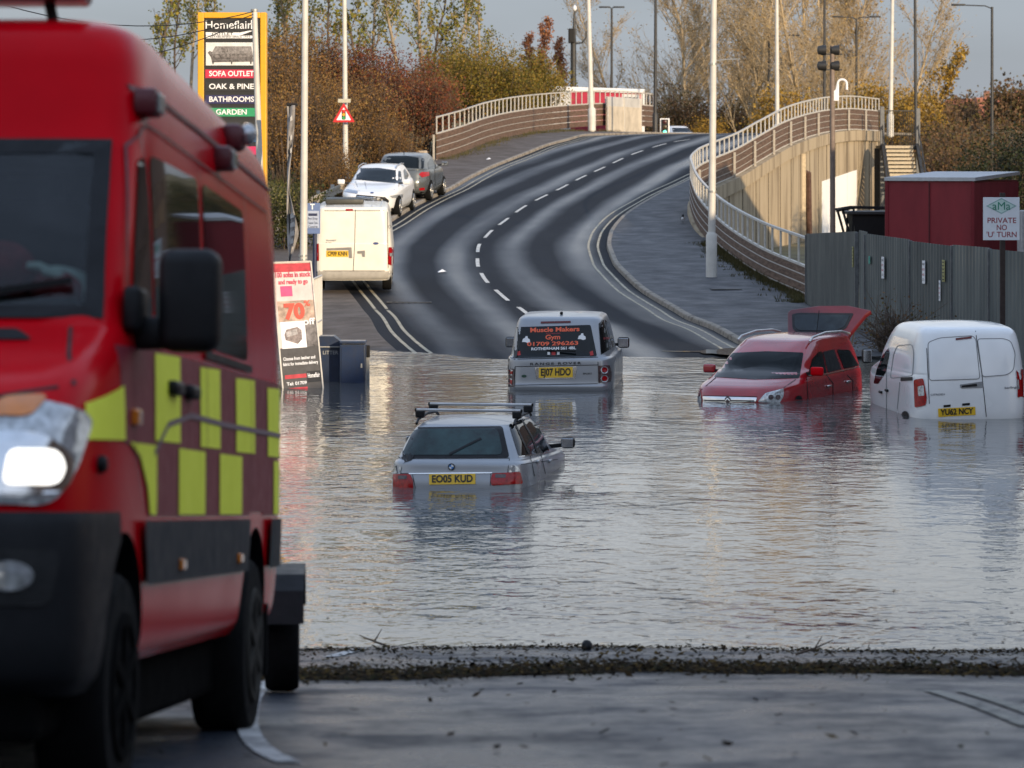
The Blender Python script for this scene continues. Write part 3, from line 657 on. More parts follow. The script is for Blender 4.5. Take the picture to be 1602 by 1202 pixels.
class Car:
    def __init__(s, name, label, loc, fwd, levels, paint, crown=.03, scale=1., group=None, cat='car', up=None, smooth=40):
        s.root = thing(name, label, cat, group=group); f = Vector(fwd).normalized()
        y = Vector((0, 0, 1)).cross(f).normalized(); z = f.cross(y)
        M = Matrix((f, y, z)).transposed().to_4x4(); M.translation = Vector(loc); M = M @ Matrix.Scale(scale, 4)
        s.root.matrix_world = M; s.M = M; s.I = M.inverted(); s.scale = scale
        mb = loft(levels, crown=crown); s.bvh = BVHTree.FromPolygons([Vector(v) for v in mb.v], mb.f)
        s.body = mb.build('body', paint, s.root, smooth=smooth); s.bm_ = mb
    def ray(s, o, d):
        h = s.bvh.ray_cast(o, d)
        return h if h[0] is not None else None
    def hit(s, u, v, mode, off):
        if mode == 'px':
            o = s.I @ Vector((0, 0, H)); d = (s.I.to_3x3() @ (P(u, v, 1)-Vector((0, 0, H)))).normalized()
        else:
            o, d = {'B': (Vector((-4, u, v)), Vector((1, 0, 0))), 'F': (Vector((12, u, v)), Vector((-1, 0, 0))), 'L': (Vector((u, 5, v)), Vector((0, -1, 0))),
                    'R': (Vector((u, -5, v)), Vector((0, 1, 0))), 'T': (Vector((u, v, 6)), Vector((0, 0, -1)))}[mode]
        h = s.ray(o, d)
        if h is None:
            dist = (s.I @ s.M.translation-o).dot(d) if mode == 'px' else 5
            q = s.bvh.find_nearest(o+d*dist); p, n = q[0], q[1]
        else: p, n = h[0], h[1]
        if n.dot(d) > 0: n = -n
        return p+n*off
    def patch(s, name, poly, m, mode='px', off=.004, res=None, rad=0, mb=None, mi=0, parent=None, sub=True, smooth=30):
        if rad: poly = rpoly(poly, rad)
        res = res or (6. if mode == 'px' else .09)
        own = mb is None; mb = mb or MB(); bm = bmesh.new()
        vs = [bm.verts.new((u, v, 0)) for u, v in poly]
        tr = tessellate_polygon([[Vector((u, v, 0)) for u, v in poly]])
        for t in tr:
            try: bm.faces.new([vs[i] for i in t])
            except ValueError: pass
        if sub:
            for ax in (0, 1):
                c = [p[ax] for p in poly]; k = math.ceil(min(c)/res)
                while k*res < max(c):
                    co = [0, 0, 0]; no = [0, 0, 0]; co[ax] = k*res+1e-4; no[ax] = 1
                    bmesh.ops.bisect_plane(bm, geom=bm.verts[:]+bm.edges[:]+bm.faces[:], plane_co=co, plane_no=no); k += 1
        bmesh.ops.triangulate(bm, faces=bm.faces[:])
        for v in bm.verts: v.co = s.hit(v.co.x, v.co.y, mode, off)
        mb.bm(bm, mi)
        if own: return mb.build(name, m, parent or s.root, smooth=smooth)
    def lines(s, name, segs, wd, m=None, mode='px', off=.005, parent=None):
        mb = MB()
        for pts in segs:
            for a, b in zip(pts, pts[1:]):
                a, b = Vector(a), Vector(b); n = max(1, int((b-a).length/(8 if mode == 'px' else .1))); t = (b-a).normalized(); q = Vector((-t.y, t.x))*wd/2
                for i in range(n):
                    c, e = a.lerp(b, i/n), a.lerp(b, (i+1)/n)
                    mb.add([s.hit(*(c-q), mode, off), s.hit(*(c+q), mode, off), s.hit(*(e+q), mode, off), s.hit(*(e-q), mode, off)], [(0, 1, 2, 3)])
        return mb.build(name, m or M_gap, parent or s.root)
    def text(s, mb, body, u, v, size, mode='px', mi=0, bold=.012, fit=None, off=.008, flip=1, space=1., shear=0.):
        sg = -1 if mode == 'px' else 1
        mb.text(body, size, lambda a, b: s.hit(u+a*flip, v+sg*b-a*shear*sg, mode, off), mi, bold, fit=fit, space=space)
    def plate(s, poly, body, mode='px', bold=.03):
        p = s.patch('number_plate', poly, M_plate, mode, .012, sub=False)
        us = [q[0] for q in poly]; vs = [q[1] for q in poly]; mb = MB()
        slope = (poly[1][1]-poly[0][1])/(poly[1][0]-poly[0][0])
        s.text(mb, body, sum(us)/4, sum(vs)/4, (abs(poly[3][1]-poly[0][1]))*.95, mode, 0, bold, fit=(max(us)-min(us))*.88, off=.016, shear=slope)
        mb.build('lettering', M_ink, p)
    def at(s, px, py, off=0.): return s.hit(px, py, 'px', off)
    def mirror(s, y, x, z, sz=(.09, .20, .14), paint=None, glass=True, face=-1):
        sg = 1 if y > 0 else -1; mb = MB(); mb.bbox((x, y, z), sz, min(sz)*.35, seg=3)
        o = mb.build('wing_mirror', paint or M_black, s.root, smooth=40)
        MB().beam((x, y-sg*.25, z-.05), (x, y-sg*.05, z-.03), .05, .05).build('mirror_arm', M_black, o)
        MB().bbox((x+face*sz[0]*.5, y, z), (.012, sz[1]*.82, sz[2]*.8), .004).build('mirror_glass', M_chrome, o)
    def wheel(s, x, y, r=.32, wd=.21, rim=None, nsp=7):
        sg = 1 if y > 0 else -1; h = wd/2
        mb = MB(); mb.lathe([(r*.62, -h), (r*.93, -h), (r*.985, -h*.8), (r, -h*.45), (r, h*.45), (r*.985, h*.8), (r*.93, h), (r*.62, h)], (x, y, r), 'y', 40)
        t = mb.build('wheel', M_rubber, s.root, smooth=40)
        mb = MB(); f = y+sg*(h+.006); n_ = 36; vs = []
        for rr, hh in ((.66, -.004), (.64, .008), (.56, .008), (.54, -.004)): vs += [(x+cos(2*pi*k/n_)*r*rr, f+sg*hh, r+sin(2*pi*k/n_)*r*rr) for k in range(n_)]
        mb.add(vs, [(j*n_+k, j*n_+(k+1) % n_, (j+1)*n_+(k+1) % n_, (j+1)*n_+k) for j in range(3) for k in range(n_)]); mb.lathe([(r*.14, -.004), (r*.13, sg*.012), (.005, sg*.014)], (x, f, r), 'y', 20)
        mb.build('rim', rim or M_alloy, t, smooth=35)
        mb = MB()
        for k in range(nsp):
            a = 2*pi*(k+.5)/nsp; mb.beam((x+cos(a)*r*.12, f+sg*.002, r+sin(a)*r*.12), (x+cos(a)*r*.57, f+sg*.002, r+sin(a)*r*.57), r*.13, .014, up=(0, 1, 0)) if nsp < 9 else None
        if mb.v: mb.build('spokes', rim or M_alloy, t)
    def arches(s, xs, r, y0=.62, m=None):
        cs = []
        for x in xs:
            for sg in (1, -1):
                mb = MB(); mb.lathe([(r, 0), (r, .6)], (x, sg*y0 if sg > 0 else -y0-.6, r*.86), 'y', 36)
                c = mb.build('cut', m or M_black); cs.append(c)
        s.body.data.materials.append(m or M_black)
        cut(s.body, cs)
        s.body.data.shade_smooth(); s.body.data.set_sharp_from_angle(angle=radians(38))
def yaw(deg, slope=0.): return Vector((sin(radians(deg)), cos(radians(deg)), slope))
# ------------------------------------------------------------------ silver estate car, deepest in the water
c = Car('estate_car', 'silver estate car with roof bars, sunk to its tail lights in the flood', (-.70, 40.9, -.685), yaw(8.5), [
    (.20, .14, 4.30, .80, 8, 4.5, 0, 0), (.32, .03, 4.44, .852, 8, 4.2, 0, 0), (.55, .0, 4.48, .868, 8, 4.2, 0, 0), (.72, .015, 4.47, .866, 8, 4.2, 0, 0), (.86, .055, 4.42, .858, 8, 4.2, -.10, 0),
    (.955, .075, 4.34, .842, 8, 4.4, -.18, 0), (.985, .12, 4.2, .812, 8, 4.6, -.17, 0), (1.00, .16, 3.20, .790, 8, 5, -.05, 0), (1.12, .30, 2.95, .742, 8, 5, -.02, 0), (1.25, .46, 2.68, .672, 8, 5, 0, 0), (1.335, .58, 2.46, .612, 8, 5, 0, .01),
    (1.372, .68, 2.3, .555, 8, 5, 0, .015)], M_silver, crown=.035, scale=1.03)
w = c.patch('rear_window', [(645, 669), (786, 667), (797, 716), (621, 717.5)], M_black, off=.004, rad=5)
c.patch('pane', [(648, 672), (779, 671), (787, 712), (629, 712.5)], M_tint, off=.008, rad=9, parent=w)
c.lines('wiper', [[(703, 712), (753, 687)]], 3.2, M_black, off=.014, parent=w)
for poly in ([(607.5, 742), (642, 742), (646.5, 752), (647, 766), (607, 768)], [(770, 741), (813, 738.5), (817, 757), (769, 760), (767.5, 753)]):
    t = c.patch('tail_light', poly, M_lens_red, off=.012, rad=3, res=4)
    x0 = poly[0][0]; k = (624, 637, 744.5, 750) if x0 < 700 else (775, 791, 742.5, 748)
    c.patch('reverse_lens', [(k[0], k[2]), (k[1], k[2]), (k[1], k[3]), (k[0], k[3])], M_lens_smoke, off=.016, rad=1, parent=t)
c.patch('indicator_lens', [(608.5, 741), (610, 731), (615, 728), (620, 730), (622, 741)], M_lens_clear, off=.010, rad=2, res=3)
c.patch('indicator_lens', [(796, 740), (799, 729), (803, 727), (810, 731), (813, 737.5)], M_lens_clear, off=.010, rad=2, res=3)
c.lines('tailgate_seam', [[(621, 718), (797, 717)], [(622, 718), (618, 741), (645, 741)], [(797, 718), (794, 740), (768, 741), (767, 760)], [(645, 741), (650, 764)]], 1.0)
c.lines('trim_strip', [[(640, 741.5), (770, 740)]], 1.8, M_chrome, off=.012)
c.plate([(671.5, 742.5), (744, 741.5), (744, 757.5), (671.5, 758.5)], 'EO05 KUD')
bp_ = c.at(706.5, 730.5, .006)
mb = MB(); mb.lathe([(.041, -.012), (.041, 0), (.03, .004)], bp_-Vector((.004, 0, 0)), 'x', 24)
b_ = mb.build('badge', M_ink, c.root, smooth=30)
mb = MB(); o_ = bp_+Vector((-.0175, 0, 0)); R_ = .029
for q in range(4):
    n = 6; vs = [o_]+[o_+Vector((0, R_*cos(pi/2*q+pi/2*i/n), R_*sin(pi/2*q+pi/2*i/n))) for i in range(n+1)]
    mb.add(vs, [(0, i+1, i+2) for i in range(n)], q % 2)
mb.build('badge_quarters', [mat('badge_blue', (.05, .2, .5), .4), M_wtext], b_, fixn=False)
w = c.patch('side_window', [(795.5, 664), (812, 657.5), (822, 656.5), (842, 667), (860, 707), (830, 711.5), (811, 714)], M_glass, off=.004, rad=4, res=4)
c.lines('window_pillar', [[(804, 661), (827, 711)], [(816, 657), (832, 685), (840, 709)]], 2.4, M_black, off=.009, parent=w)
c.lines('window_trim', [[(811, 715), (830, 712.5), (861, 708)]], 1.4, M_chrome, off=.008)
c.lines('door_seam', [[(815, 727), (872, 719)], [(829, 713), (836, 745)], [(846, 711), (853, 742)]], .9, off=.005)
for q in ((840.5, 722.5), (859, 721.5)): MB().bbox(c.at(*q, .015), (.18, .035, .035), .012, seg=3).build('door_handle', M_silver, c.root, smooth=60)
c.mirror(-1.0, 2.72, 1.0, (.12, .18, .14)); c.mirror(1.0, 2.72, 1.0, (.12, .18, .14))
for sg in (1, -1):
    mb = MB(); mb.tube([(.75, sg*.60, 1.375), (.85, sg*.60, 1.42), (1.5, sg*.605, 1.445), (2.1, sg*.60, 1.425), (2.25, sg*.59, 1.38)], .017); mb.build('roof_rail', M_black, c.root, smooth=60)
for x, z in ((1.0, 1.525), (1.95, 1.53)):
    r = MB().bbox((x, 0, z), (.05, 1.30, .035), .012, seg=3).build('roof_bar', mat('bar_aluminium', (.5, .5, .5), .35, metal=.9), c.root, smooth=40)
    for sg in (1, -1): mb = MB(); mb.bbox((x, sg*.60, z-.05), (.10, .11, .085), .015); mb.bbox((x, sg*.655, z), (.055, .02, .042), .006); mb.build('bar_foot', M_black, r)
# ------------------------------------------------------------------ silver off-roader
c = Car('off_roader', 'silver off-road vehicle with orange gym lettering across its rear window', (.815, 58.5, -.555), yaw(4.6), [
    (.30, .22, 4.75, .88, 9, 6, 0, 0), (.45, .06, 4.88, .935, 9, 6, 0, 0), (.62, .0, 4.95, .955, 9, 6, 0, 0), (.68, .02, 4.95, .957, 9, 6, 0, 0), (.95, .05, 4.92, .955, 9, 6, 0, 0), (1.10, .07, 4.88, .94, 9, 6, -.02, 0),
    (1.145, .11, 4.75, .905, 9, 6, -.03, 0), (1.16, .13, 3.6, .885, 9, 6, 0, 0), (1.45, .22, 3.2, .835, 9, 6, 0, 0), (1.72, .31, 2.9, .775, 9, 6, 0, 0), (1.80, .36, 2.78, .735, 9, 6, 0, .01), (1.835, .45, 2.6, .67, 9, 6, 0, .02)], M_silver, crown=.03)
w = c.patch('rear_window', [(807.5, 512), (924, 508.5), (934, 557.5), (797.5, 561)], M_glass, off=.005, rad=3)
def tx(name, items, m, p=w, bold=.03):
    mb = MB()
    for body, u, v, sz, fit in items: c.text(mb, body, u, v, sz, 'px', 0, bold, fit=fit, off=.012, shear=-.025)
    return mb.build(name, m, p)
tx('orange_lettering', [('Muscle Makers', 868, 516.3, 9.8, 77), ('Gym', 865, 528.2, 10, 23), ('01709 296263', 865, 538.2, 8.2, 80)], M_otext)
tx('small_red_lettering', [('ROTHERHAM', 865.5, 522.3, 3, 22)], mat('dim_red_vinyl', (.4, .04, .05), .5), bold=.01)
tx('white_lettering', [('ROTHERHAM S61 4BL', 866, 545.8, 6, 70)], M_wtext)
mb = MB()
for u in (812, 925.5): c.patch('', [(u-3, 551), (u+2, 549), (u+3, 556), (u-2, 557)], None, off=.012, mb=mb, sub=False)
c.patch('', [(863, 551), (869, 551), (869, 556), (863, 556)], None, off=.012, mb=mb, sub=False); mb.build('red_stickers', mat('red_vinyl', (.5, .03, .03), .5), w)
mb = MB()
for u, v in ((823.5, 531.5), (910.5, 527)):
    c.patch('', [(u-6.5, v+4), (u-5, v-1), (u-2, v-2.5), (u-1, v-5), (u+2, v-5), (u+2.5, v-2), (u+5.5, v), (u+6, v+4), (u+2, v+5.5), (u-2, v+4)], None, off=.012, mb=mb, sub=False)
for u in (858.5, 873.5): c.patch('', [(u-2, 551), (u+2, 551), (u+2, 555.5), (u-2, 555.5)], None, off=.012, mb=mb, sub=False)
mb.build('white_emblems', M_wtext, w)
c.patch('brake_light', [(846, 503.6), (893, 502.6), (893, 505.6), (846, 506.6)], mat('dark_red_lens', (.12, .01, .01), .2), off=.012)
for poly, cc in (([(789.3, 577), (805, 577), (805.5, 605), (789.5, 606)], (796, 7.)), ([(935.5, 572.5), (953.5, 571.5), (956, 583), (955.5, 597), (936, 599.5)], (945, 7.5))):
    t = c.patch('tail_light', poly, M_lens_smoke, off=.012, rad=2, res=4)
    for v in (583, 597) if cc[0] < 850 else (579, 592.5):
        ring = [(cc[0]+5.6*cos(2*pi*i/14), v+5.8*sin(2*pi*i/14)) for i in range(14)]; c.patch('lens_ring', ring, M_lens_clear, off=.017, parent=t, res=20)
        c.patch('lamp', [(cc[0]+3.8*cos(2*pi*i/12), v+4*sin(2*pi*i/12)) for i in range(12)], M_lens_red, off=.021, parent=t, res=20)
c.patch('plate_surround', [(836.5, 574.5), (902.5, 573.5), (900, 592.5), (839, 593.5)], M_chrome, off=.010, rad=1)
c.plate([(843, 575.3), (896, 574.3), (896, 590.5), (843, 591.5)], 'EJ07 HDO')
mb = MB(); c.text(mb, 'RANGE ROVER', 869, 569.2, 5, 'px', 0, .03, fit=80, off=.010, space=1.35, shear=-.02); c.text(mb, 'SPORT', 919, 585, 3.6, 'px', 0, .02, fit=14, off=.010); mb.build('lettering', M_ink, c.root)
c.patch('badge', [(820+4*cos(2*pi*i/16), 588.7+2.2*sin(2*pi*i/16)) for i in range(16)], mat('green_badge', (.01, .05, .03), .4), off=.010, res=20)
c.lines('tailgate_seam', [[(796, 562.5), (934.5, 559)], [(806, 573.8), (935, 571.2)], [(806, 603), (935, 600.5)], [(806, 574), (805, 603)], [(935, 559), (937, 600)], [(797, 562), (795, 577)]], 1.0)
c.patch('side_window', [(936.5, 506.5), (943.5, 500.5), (957, 545), (940, 555.5)], M_glass, off=.006, rad=1, res=4)
c.patch('side_window', [(945.5, 500), (951, 505), (961.5, 541.5), (958.5, 544)], M_glass, off=.006, rad=1, res=4)
mb = MB(); c.text(mb, '01709', 948, 530, 5, 'px', 0, .02, fit=9, off=.012); mb.build('side_lettering', mat('dim_red_vinyl', (.4, .04, .05), .5), c.root)
c.mirror(-1.0, 3.15, 1.24, (.12, .22, .20)); c.mirror(1.08, 3.15, 1.24, (.12, .22, .20))
MB().bbox((.85, 0, 1.885), (.16, .05, .05), .02, seg=3).build('aerial_fin', M_black, c.root, smooth=60)
mb = MB(); mb.beam((.06, -.3, 1.245), (.12, .22, 1.26), .014, .025); mb.build('wiper', M_black, c.root)
# ------------------------------------------------------------------ wine red people carrier with its tailgate up
f = yaw(180+26); fr_ = Vector((3.66, 55.7, -.60))
c = Car('people_carrier', 'wine red people carrier with raised tailgate, half sunk in the flood', fr_-f*4.47, f, [
    (.22, .12, 4.32, .82, 6, 4, 0, 0), (.40, .02, 4.44, .885, 6, 4, 0, 0), (.60, .0, 4.47, .90, 6, 3.8, 0, 0), (.76, .02, 4.44, .90, 6, 3.8, -.05, 0), (.92, .05, 4.34, .895, 6, 3.8, -.10, 0),
    (1.00, .08, 4.18, .87, 6, 3.8, -.12, 0), (1.035, .10, 3.95, .845, 6, 4, -.10, 0), (1.05, .12, 3.45, .825, 7, 4.5, .02, 0), (1.25, .20, 3.08, .770, 7, 5, .02, 0), (1.46, .30, 2.68, .690, 7, 5, .01, 0), (1.545, .36, 2.48, .640, 7, 5, 0, .02), (1.575, .45, 2.3, .58, 7, 5, 0, .02)], M_wine, crown=.03)
w = c.patch('windscreen', [(1116.5, 590), (1146, 552.5), (1200, 550), (1257, 552), (1250.5, 592), (1180, 594)], M_wscr, off=.005, rad=3)
for poly in ([(1073.5, 626), (1077, 611), (1088, 604.5), (1096, 613), (1098.5, 628)], [(1185, 629.5), (1197, 615.5), (1226, 608), (1225, 621), (1219, 630.5)]):
    t = c.patch('headlight', poly, M_lens_clear, off=.010, rad=3, res=4)
    u = sum(p[0] for p in poly)/5; v = sum(p[1] for p in poly)/5+1
    for du in (-5, 6) if u > 1150 else (-3, 5): c.patch('bulb_reflector', [(u+du+4*cos(2*pi*i/12), v+4*sin(2*pi*i/12)) for i in range(12)], M_lens_smoke, off=.015, parent=t, res=20)
g_ = c.patch('grille_bar', [(1100, 620.5), (1184, 622.5), (1182, 629.5), (1101, 629)], M_chrome, off=.014, rad=1, res=4)
c.lines('grille_slots', [[(1103, 626.5), (1180, 627.5)]], 1.6, M_black, off=.018, parent=g_)
c.patch('badge', [(1139+4.6*cos(2*pi*i/16), 625.5+4*sin(2*pi*i/16)) for i in range(16)], M_lens_smoke, off=.022, res=20); c.lines('badge_emblem', [[(1135.5, 627), (1139, 624), (1142.5, 627)]], 1.2, M_chrome, off=.027)
c.lines('bonnet_seam', [[(1098, 610), (1120, 591)], [(1226, 607), (1245, 594)], [(1100, 619.5), (1184, 621)]], 1.0)
c.patch('side_window', [(1264.5, 586), (1270, 562), (1282, 549.5), (1286.5, 551.5), (1293, 584)], M_glass, off=.006, rad=2, res=4)
c.patch('open_window', [(1287, 550.5), (1304.5, 547), (1316, 578), (1295, 583)], mat('dark_cabin', (.008, .007, .007), .9), off=.006, rad=2, res=4)
c.patch('rear_quarter_window', [(1308.5, 547), (1329, 548), (1343.5, 572.5), (1320.5, 577.5)], M_glass, off=.006, rad=3, res=4)
c.lines('window_trim', [[(1264, 588), (1293, 585.5), (1345, 574)]], 1.6, M_chrome, off=.010)
c.lines('door_seam', [[(1262, 590), (1264, 629)], [(1292, 586), (1303, 600), (1303, 628)], [(1318, 580), (1334, 596), (1334, 624)]], 1.0)
for q in ((1296, 604), (1326, 597)): MB().bbox(c.at(*q, .018), (.20, .04, .035), .012, seg=3).build('door_handle', M_chrome, c.root, smooth=60)
for u, v in ((1249, 622), (1342, 614)): c.patch('wheel_arch', [(u+5.5*cos(pi*i/10), v+3-6*sin(pi*i/10)) for i in range(11)], M_black, off=.010, res=4)
c.mirror(.99, 3.0, 1.06, (.10, .22, .15), M_red); c.mirror(-.99, 3.0, 1.06, (.10, .22, .15), M_wine)  # sunlit mirror gets a brighter red, the sunlight is put into its paint
for sg in (1, -1):
    mb = MB(); mb.tube([(2.5, sg*.665, 1.53), (2.35, sg*.655, 1.60), (1.7, sg*.65, 1.655), (.9, sg*.655, 1.64), (.5, sg*.655, 1.585)], .022); mb.build('roof_rail', mat('satin_rail', (.6, .58, .55), .35, metal=.6), c.root, smooth=60)
mb = MB(); mb.tube([(.62, .08, 1.6), (.50, .08, 1.98)], .007, 5); mb.build('aerial', M_black, c.root)
# raised tailgate: a slab hinged on the rear roof edge
o_ = Vector((.42, 0, 1.585)); a_ = radians(36); vv = Vector((-cos(a_), 0, sin(a_))); nn = Vector((sin(a_), 0, cos(a_)))
def on_gate(px, py):
    o = c.I @ Vector((0, 0, H)); d = c.I.to_3x3() @ (P(px, py, 1)-Vector((0, 0, H))); k = (o_-o).dot(nn)/d.dot(nn); q = o+d*k-o_
    return (q.y, q.dot(vv))
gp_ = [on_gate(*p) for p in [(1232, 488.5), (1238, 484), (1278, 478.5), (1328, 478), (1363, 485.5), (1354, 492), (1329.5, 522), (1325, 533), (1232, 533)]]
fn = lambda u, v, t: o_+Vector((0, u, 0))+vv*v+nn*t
tg = MB().prism(gp_, fn, -.09, .0).build('tailgate', mat('shaded_wine_paint', (.085, .006, .009), .40, var=.1, vs=3), c.root)  # tailgate shade is put into the colour, a darker copy of the wine paint
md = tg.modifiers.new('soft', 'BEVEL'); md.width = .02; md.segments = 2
pn = MB().prism(rpoly([on_gate(*p) for p in [(1239, 492), (1250, 490), (1336, 490.5), (1324, 514), (1309, 521), (1246, 520), (1240, 514)]], .05), fn, -.05, .006).build('window', M_black, tg)
MB().prism(rpoly([on_gate(*p) for p in [(1243, 494.5), (1250, 493), (1330, 493.5), (1321, 512), (1307, 518.5), (1249, 517.5), (1243.5, 512)]], .05), fn, .0, .012).build('pane', mat('tailgate_glass', (.012, .018, .022), .08, var=.5, vs=3, spec=.3), pn)
for sg in (1, -1): MB().tube([Vector((.25, sg*.60, 1.35)), o_+Vector((0, sg*.6, -.06))+vv*.55], .014, 6).build('gas_strut', M_dkpole, tg)
# ------------------------------------------------------------------ small white van
c = Car('small_van', 'small white panel van standing in the flood with black plastic mirror', (7.235, 52.0, -.425), yaw(-5.2), [
    (.22, .12, 4.25, .80, 7, 4.5, 0, 0), (.35, .03, 4.34, .875, 7, 4.5, 0, 0), (.55, .0, 4.38, .90, 7, 4.5, 0, 0), (.80, .01, 4.36, .905, 7, 4.5, 0, 0), (1.00, .03, 4.28, .90, 7, 4.5, -.05, 0), (1.08, .04, 4.15, .885, 7, 4.5, -.08, 0),
    (1.11, .045, 3.6, .875, 7, 5, 0, 0), (1.35, .09, 3.25, .845, 7, 5, 0, 0), (1.60, .155, 2.85, .80, 7, 5, 0, 0), (1.715, .20, 2.62, .755, 7, 5, 0, .01), (1.77, .27, 2.45, .69, 7, 5, 0, .02), (1.79, .36, 2.3, .62, 7, 5, 0, .03)], M_white, crown=.03, scale=1.03, cat='van')
M_seam = mat('grey_seam', (.25, .25, .25), .6)
c.lines('door_seam', [[(1526, 518), (1530, 545), (1536.5, 590), (1543, 652)], [(1450, 545), (1454, 632)]], 1.1)
for k, poly in enumerate(([(1452, 536), (1470, 529), (1521, 525.5), (1526.5, 531), (1533, 593), (1454, 595.5)], [(1529, 530.5), (1570, 530), (1581, 534), (1588, 553), (1585.5, 579), (1576, 586.5), (1537, 590)])):
    pr = rpoly(poly, 5); c.lines('door_panel_crease', [pr+[pr[0]]], 1.3, M_seam, off=.006)
    c.patch('pressed_door_panel', poly, M_white, off=.004, rad=5)
for poly in ([(1430.5, 594.5), (1445, 592), (1450.5, 622), (1449, 634), (1432, 638)], [(1596, 577.5), (1615, 580), (1618, 605), (1616, 622), (1600, 622)]):
    t = c.patch('tail_light', poly, M_lens_red, off=.014, rad=3, res=4)
    u0 = poly[0][0]; u, v = (1437, 611) if u0 < 1500 else (1603, 600)
    c.patch('clear_lens', [(u, v-6), (u+9, v-8), (u+10, v+8), (u+1, v+9)], M_lens_clear, off=.018, parent=t, rad=1)
c.plate([(1467.5, 639.5), (1525.5, 636.5), (1526, 649), (1468, 652.5)], 'YU62 NCY')
c.patch('plate_lamp', [(1476, 634), (1487, 633), (1487, 636.5), (1476, 637.5)], M_black, off=.012); c.patch('plate_lamp', [(1505, 631.5), (1517, 630.5), (1517, 634), (1505, 635)], M_black, off=.012)
c.patch('handle_recess', [(1501, 602), (1537, 597), (1538, 607), (1503, 608)], M_seam, off=.007, rad=2); c.patch('door_handle', [(1504, 603.5), (1528, 600.5), (1528.5, 604.5), (1504.5, 606.5)], M_black, off=.013, rad=1)
c.patch('brake_light', [(1495, 529.5), (1520, 526.5), (1520, 530), (1495, 533)], mat('dark_red_lens', (.12, .01, .01), .2), off=.012)
mb = MB(); c.text(mb, 'CITROEN', 1467, 617.5, 4, 'px', 0, .02, fit=22, off=.010, shear=-.05); c.text(mb, 'berlingo', 1582, 606.5, 5, 'px', 0, .02, fit=21, off=.010, shear=-.06); mb.build('lettering', mat('grey_badge', (.2, .2, .21), .4), c.root)
c.patch('side_window', [(1367, 600), (1372, 578), (1380, 558), (1390.5, 544), (1392, 553), (1386.5, 582), (1374, 601)], M_glass, off=.006, rad=2, res=4)
c.patch('sliding_rail', [(1409.5, 591), (1428, 590), (1428, 595.5), (1409.5, 596.5)], M_black, off=.008, res=4)
pr = rpoly([(1393, 592), (1398, 555), (1404, 541), (1427, 539), (1430, 552), (1428, 588)], 4); c.lines('side_panel_crease', [pr+[pr[0]], [(1387, 580), (1387, 640)], [(1408, 598), (1404, 640)]], 1.0, M_seam)
for q in ((1379, 613.5), (1388.5, 611)): MB().bbox(c.at(*q, .015), (.17, .04, .04), .012, seg=3).build('door_handle', M_black, c.root, smooth=60)
for u, v in ((1353.5, 640), (1416.5, 648)): c.patch('wheel_arch', [(u+6*cos(pi*i/10), v+4-9*sin(pi*i/10)) for i in range(11)], M_black, off=.010, res=4)
c.mirror(1.02, 3.2, 1.20, (.14, .16, .24)); c.mirror(-1.02, 3.2, 1.20, (.14, .16, .24))
# ------------------------------------------------------------------ cream van parked at the edge of the dry road
zz = zroad(-4.25, 89); c = Car('panel_van', 'cream white panel van parked half on the pavement, seen from behind', (-4.235, 88.4, zz+.02), yaw(-1.5, .045), [
    (.30, .10, 4.75, .90, 12, 5, 0, 0), (.42, .02, 4.85, .955, 12, 5, 0, 0), (.60, .0, 4.86, .975, 12, 5, 0, 0), (.95, .0, 4.82, .985, 12, 5, -.03, 0), (1.12, .0, 4.7, .983, 12, 5, -.12, 0), (1.2, .0, 4.4, .975, 12, 5, -.1, 0), (1.22, .005, 4.0, .97, 12, 6, 0, 0),
    (1.60, .02, 3.6, .935, 12, 6, 0, 0), (1.98, .045, 3.2, .885, 12, 6, 0, 0), (2.07, .06, 3.1, .855, 12, 6, 0, 0), (2.10, .09, 3.0, .80, 12, 6, 0, .02)], M_cream, crown=.03, scale=1.08, cat='van')
c.arches((.95, 3.9), .40)
for x in (.95, 3.9):
    for y in (.83, -.83): c.wheel(x, y, .34, .22)
c.lines('door_seam', [[(556, 328), (555, 380), (552, 433)], [(500, 330), (609, 330)], [(606, 332), (607, 420)], [(499, 424), (610, 424)]], .9)
c.patch('bumper', [(492.5, 424.5), (613.5, 424.5), (612, 436), (494, 437)], mat('grey_cream_bumper', (.42, .40, .36), .5, var=.1), off=.02, rad=2)
for poly in ([(491.5, 383), (499, 381), (499.5, 408), (492, 409)], [(607.5, 387), (615.5, 387), (615, 416), (607, 414)]):
    t = c.patch('tail_light', poly, M_lens_red, off=.012, rad=1, res=4); u = (poly[0][0]+poly[1][0])/2; c.patch('clear_lens', [(u-2.6, 396), (u+2.6, 396), (u+2.6, 401), (u-2.6, 401)], M_lens_clear, off=.017, parent=t)
c.patch('handle_recess', [(511, 388.5), (550, 387), (551, 404), (546, 404), (545, 391.5), (511, 392)], mat('grey_handle', (.22, .21, .2), .5), off=.010, sub=False)
c.plate([(510.5, 392.5), (545, 392.5), (545, 402), (510.5, 402)], 'CP09 KNN')
c.patch('door_handle', [(559, 393), (571, 392), (571, 402), (567, 402), (566, 397), (559, 397)], mat('grey_handle', (.22, .21, .2), .5), off=.012, sub=False)
c.patch('brake_light', [(541, 327.2), (552, 327.2), (552, 330), (541, 330)], M_lens_red, off=.012)
c.patch('badge', [(588+4.5*cos(2*pi*i/16), 381+2*sin(2*pi*i/16)) for i in range(16)], mat('blue_badge', (.03, .06, .2), .4), off=.010, res=20)
mb = MB(); c.text(mb, 'TRANSIT', 518, 376.5, 3.4, 'px', 0, .02, fit=17, off=.010); c.text(mb, '90 T280', 514, 380, 2.6, 'px', 0, .0, fit=9, off=.010); mb.build('lettering', mat('grey_badge', (.2, .2, .21), .4), c.root)
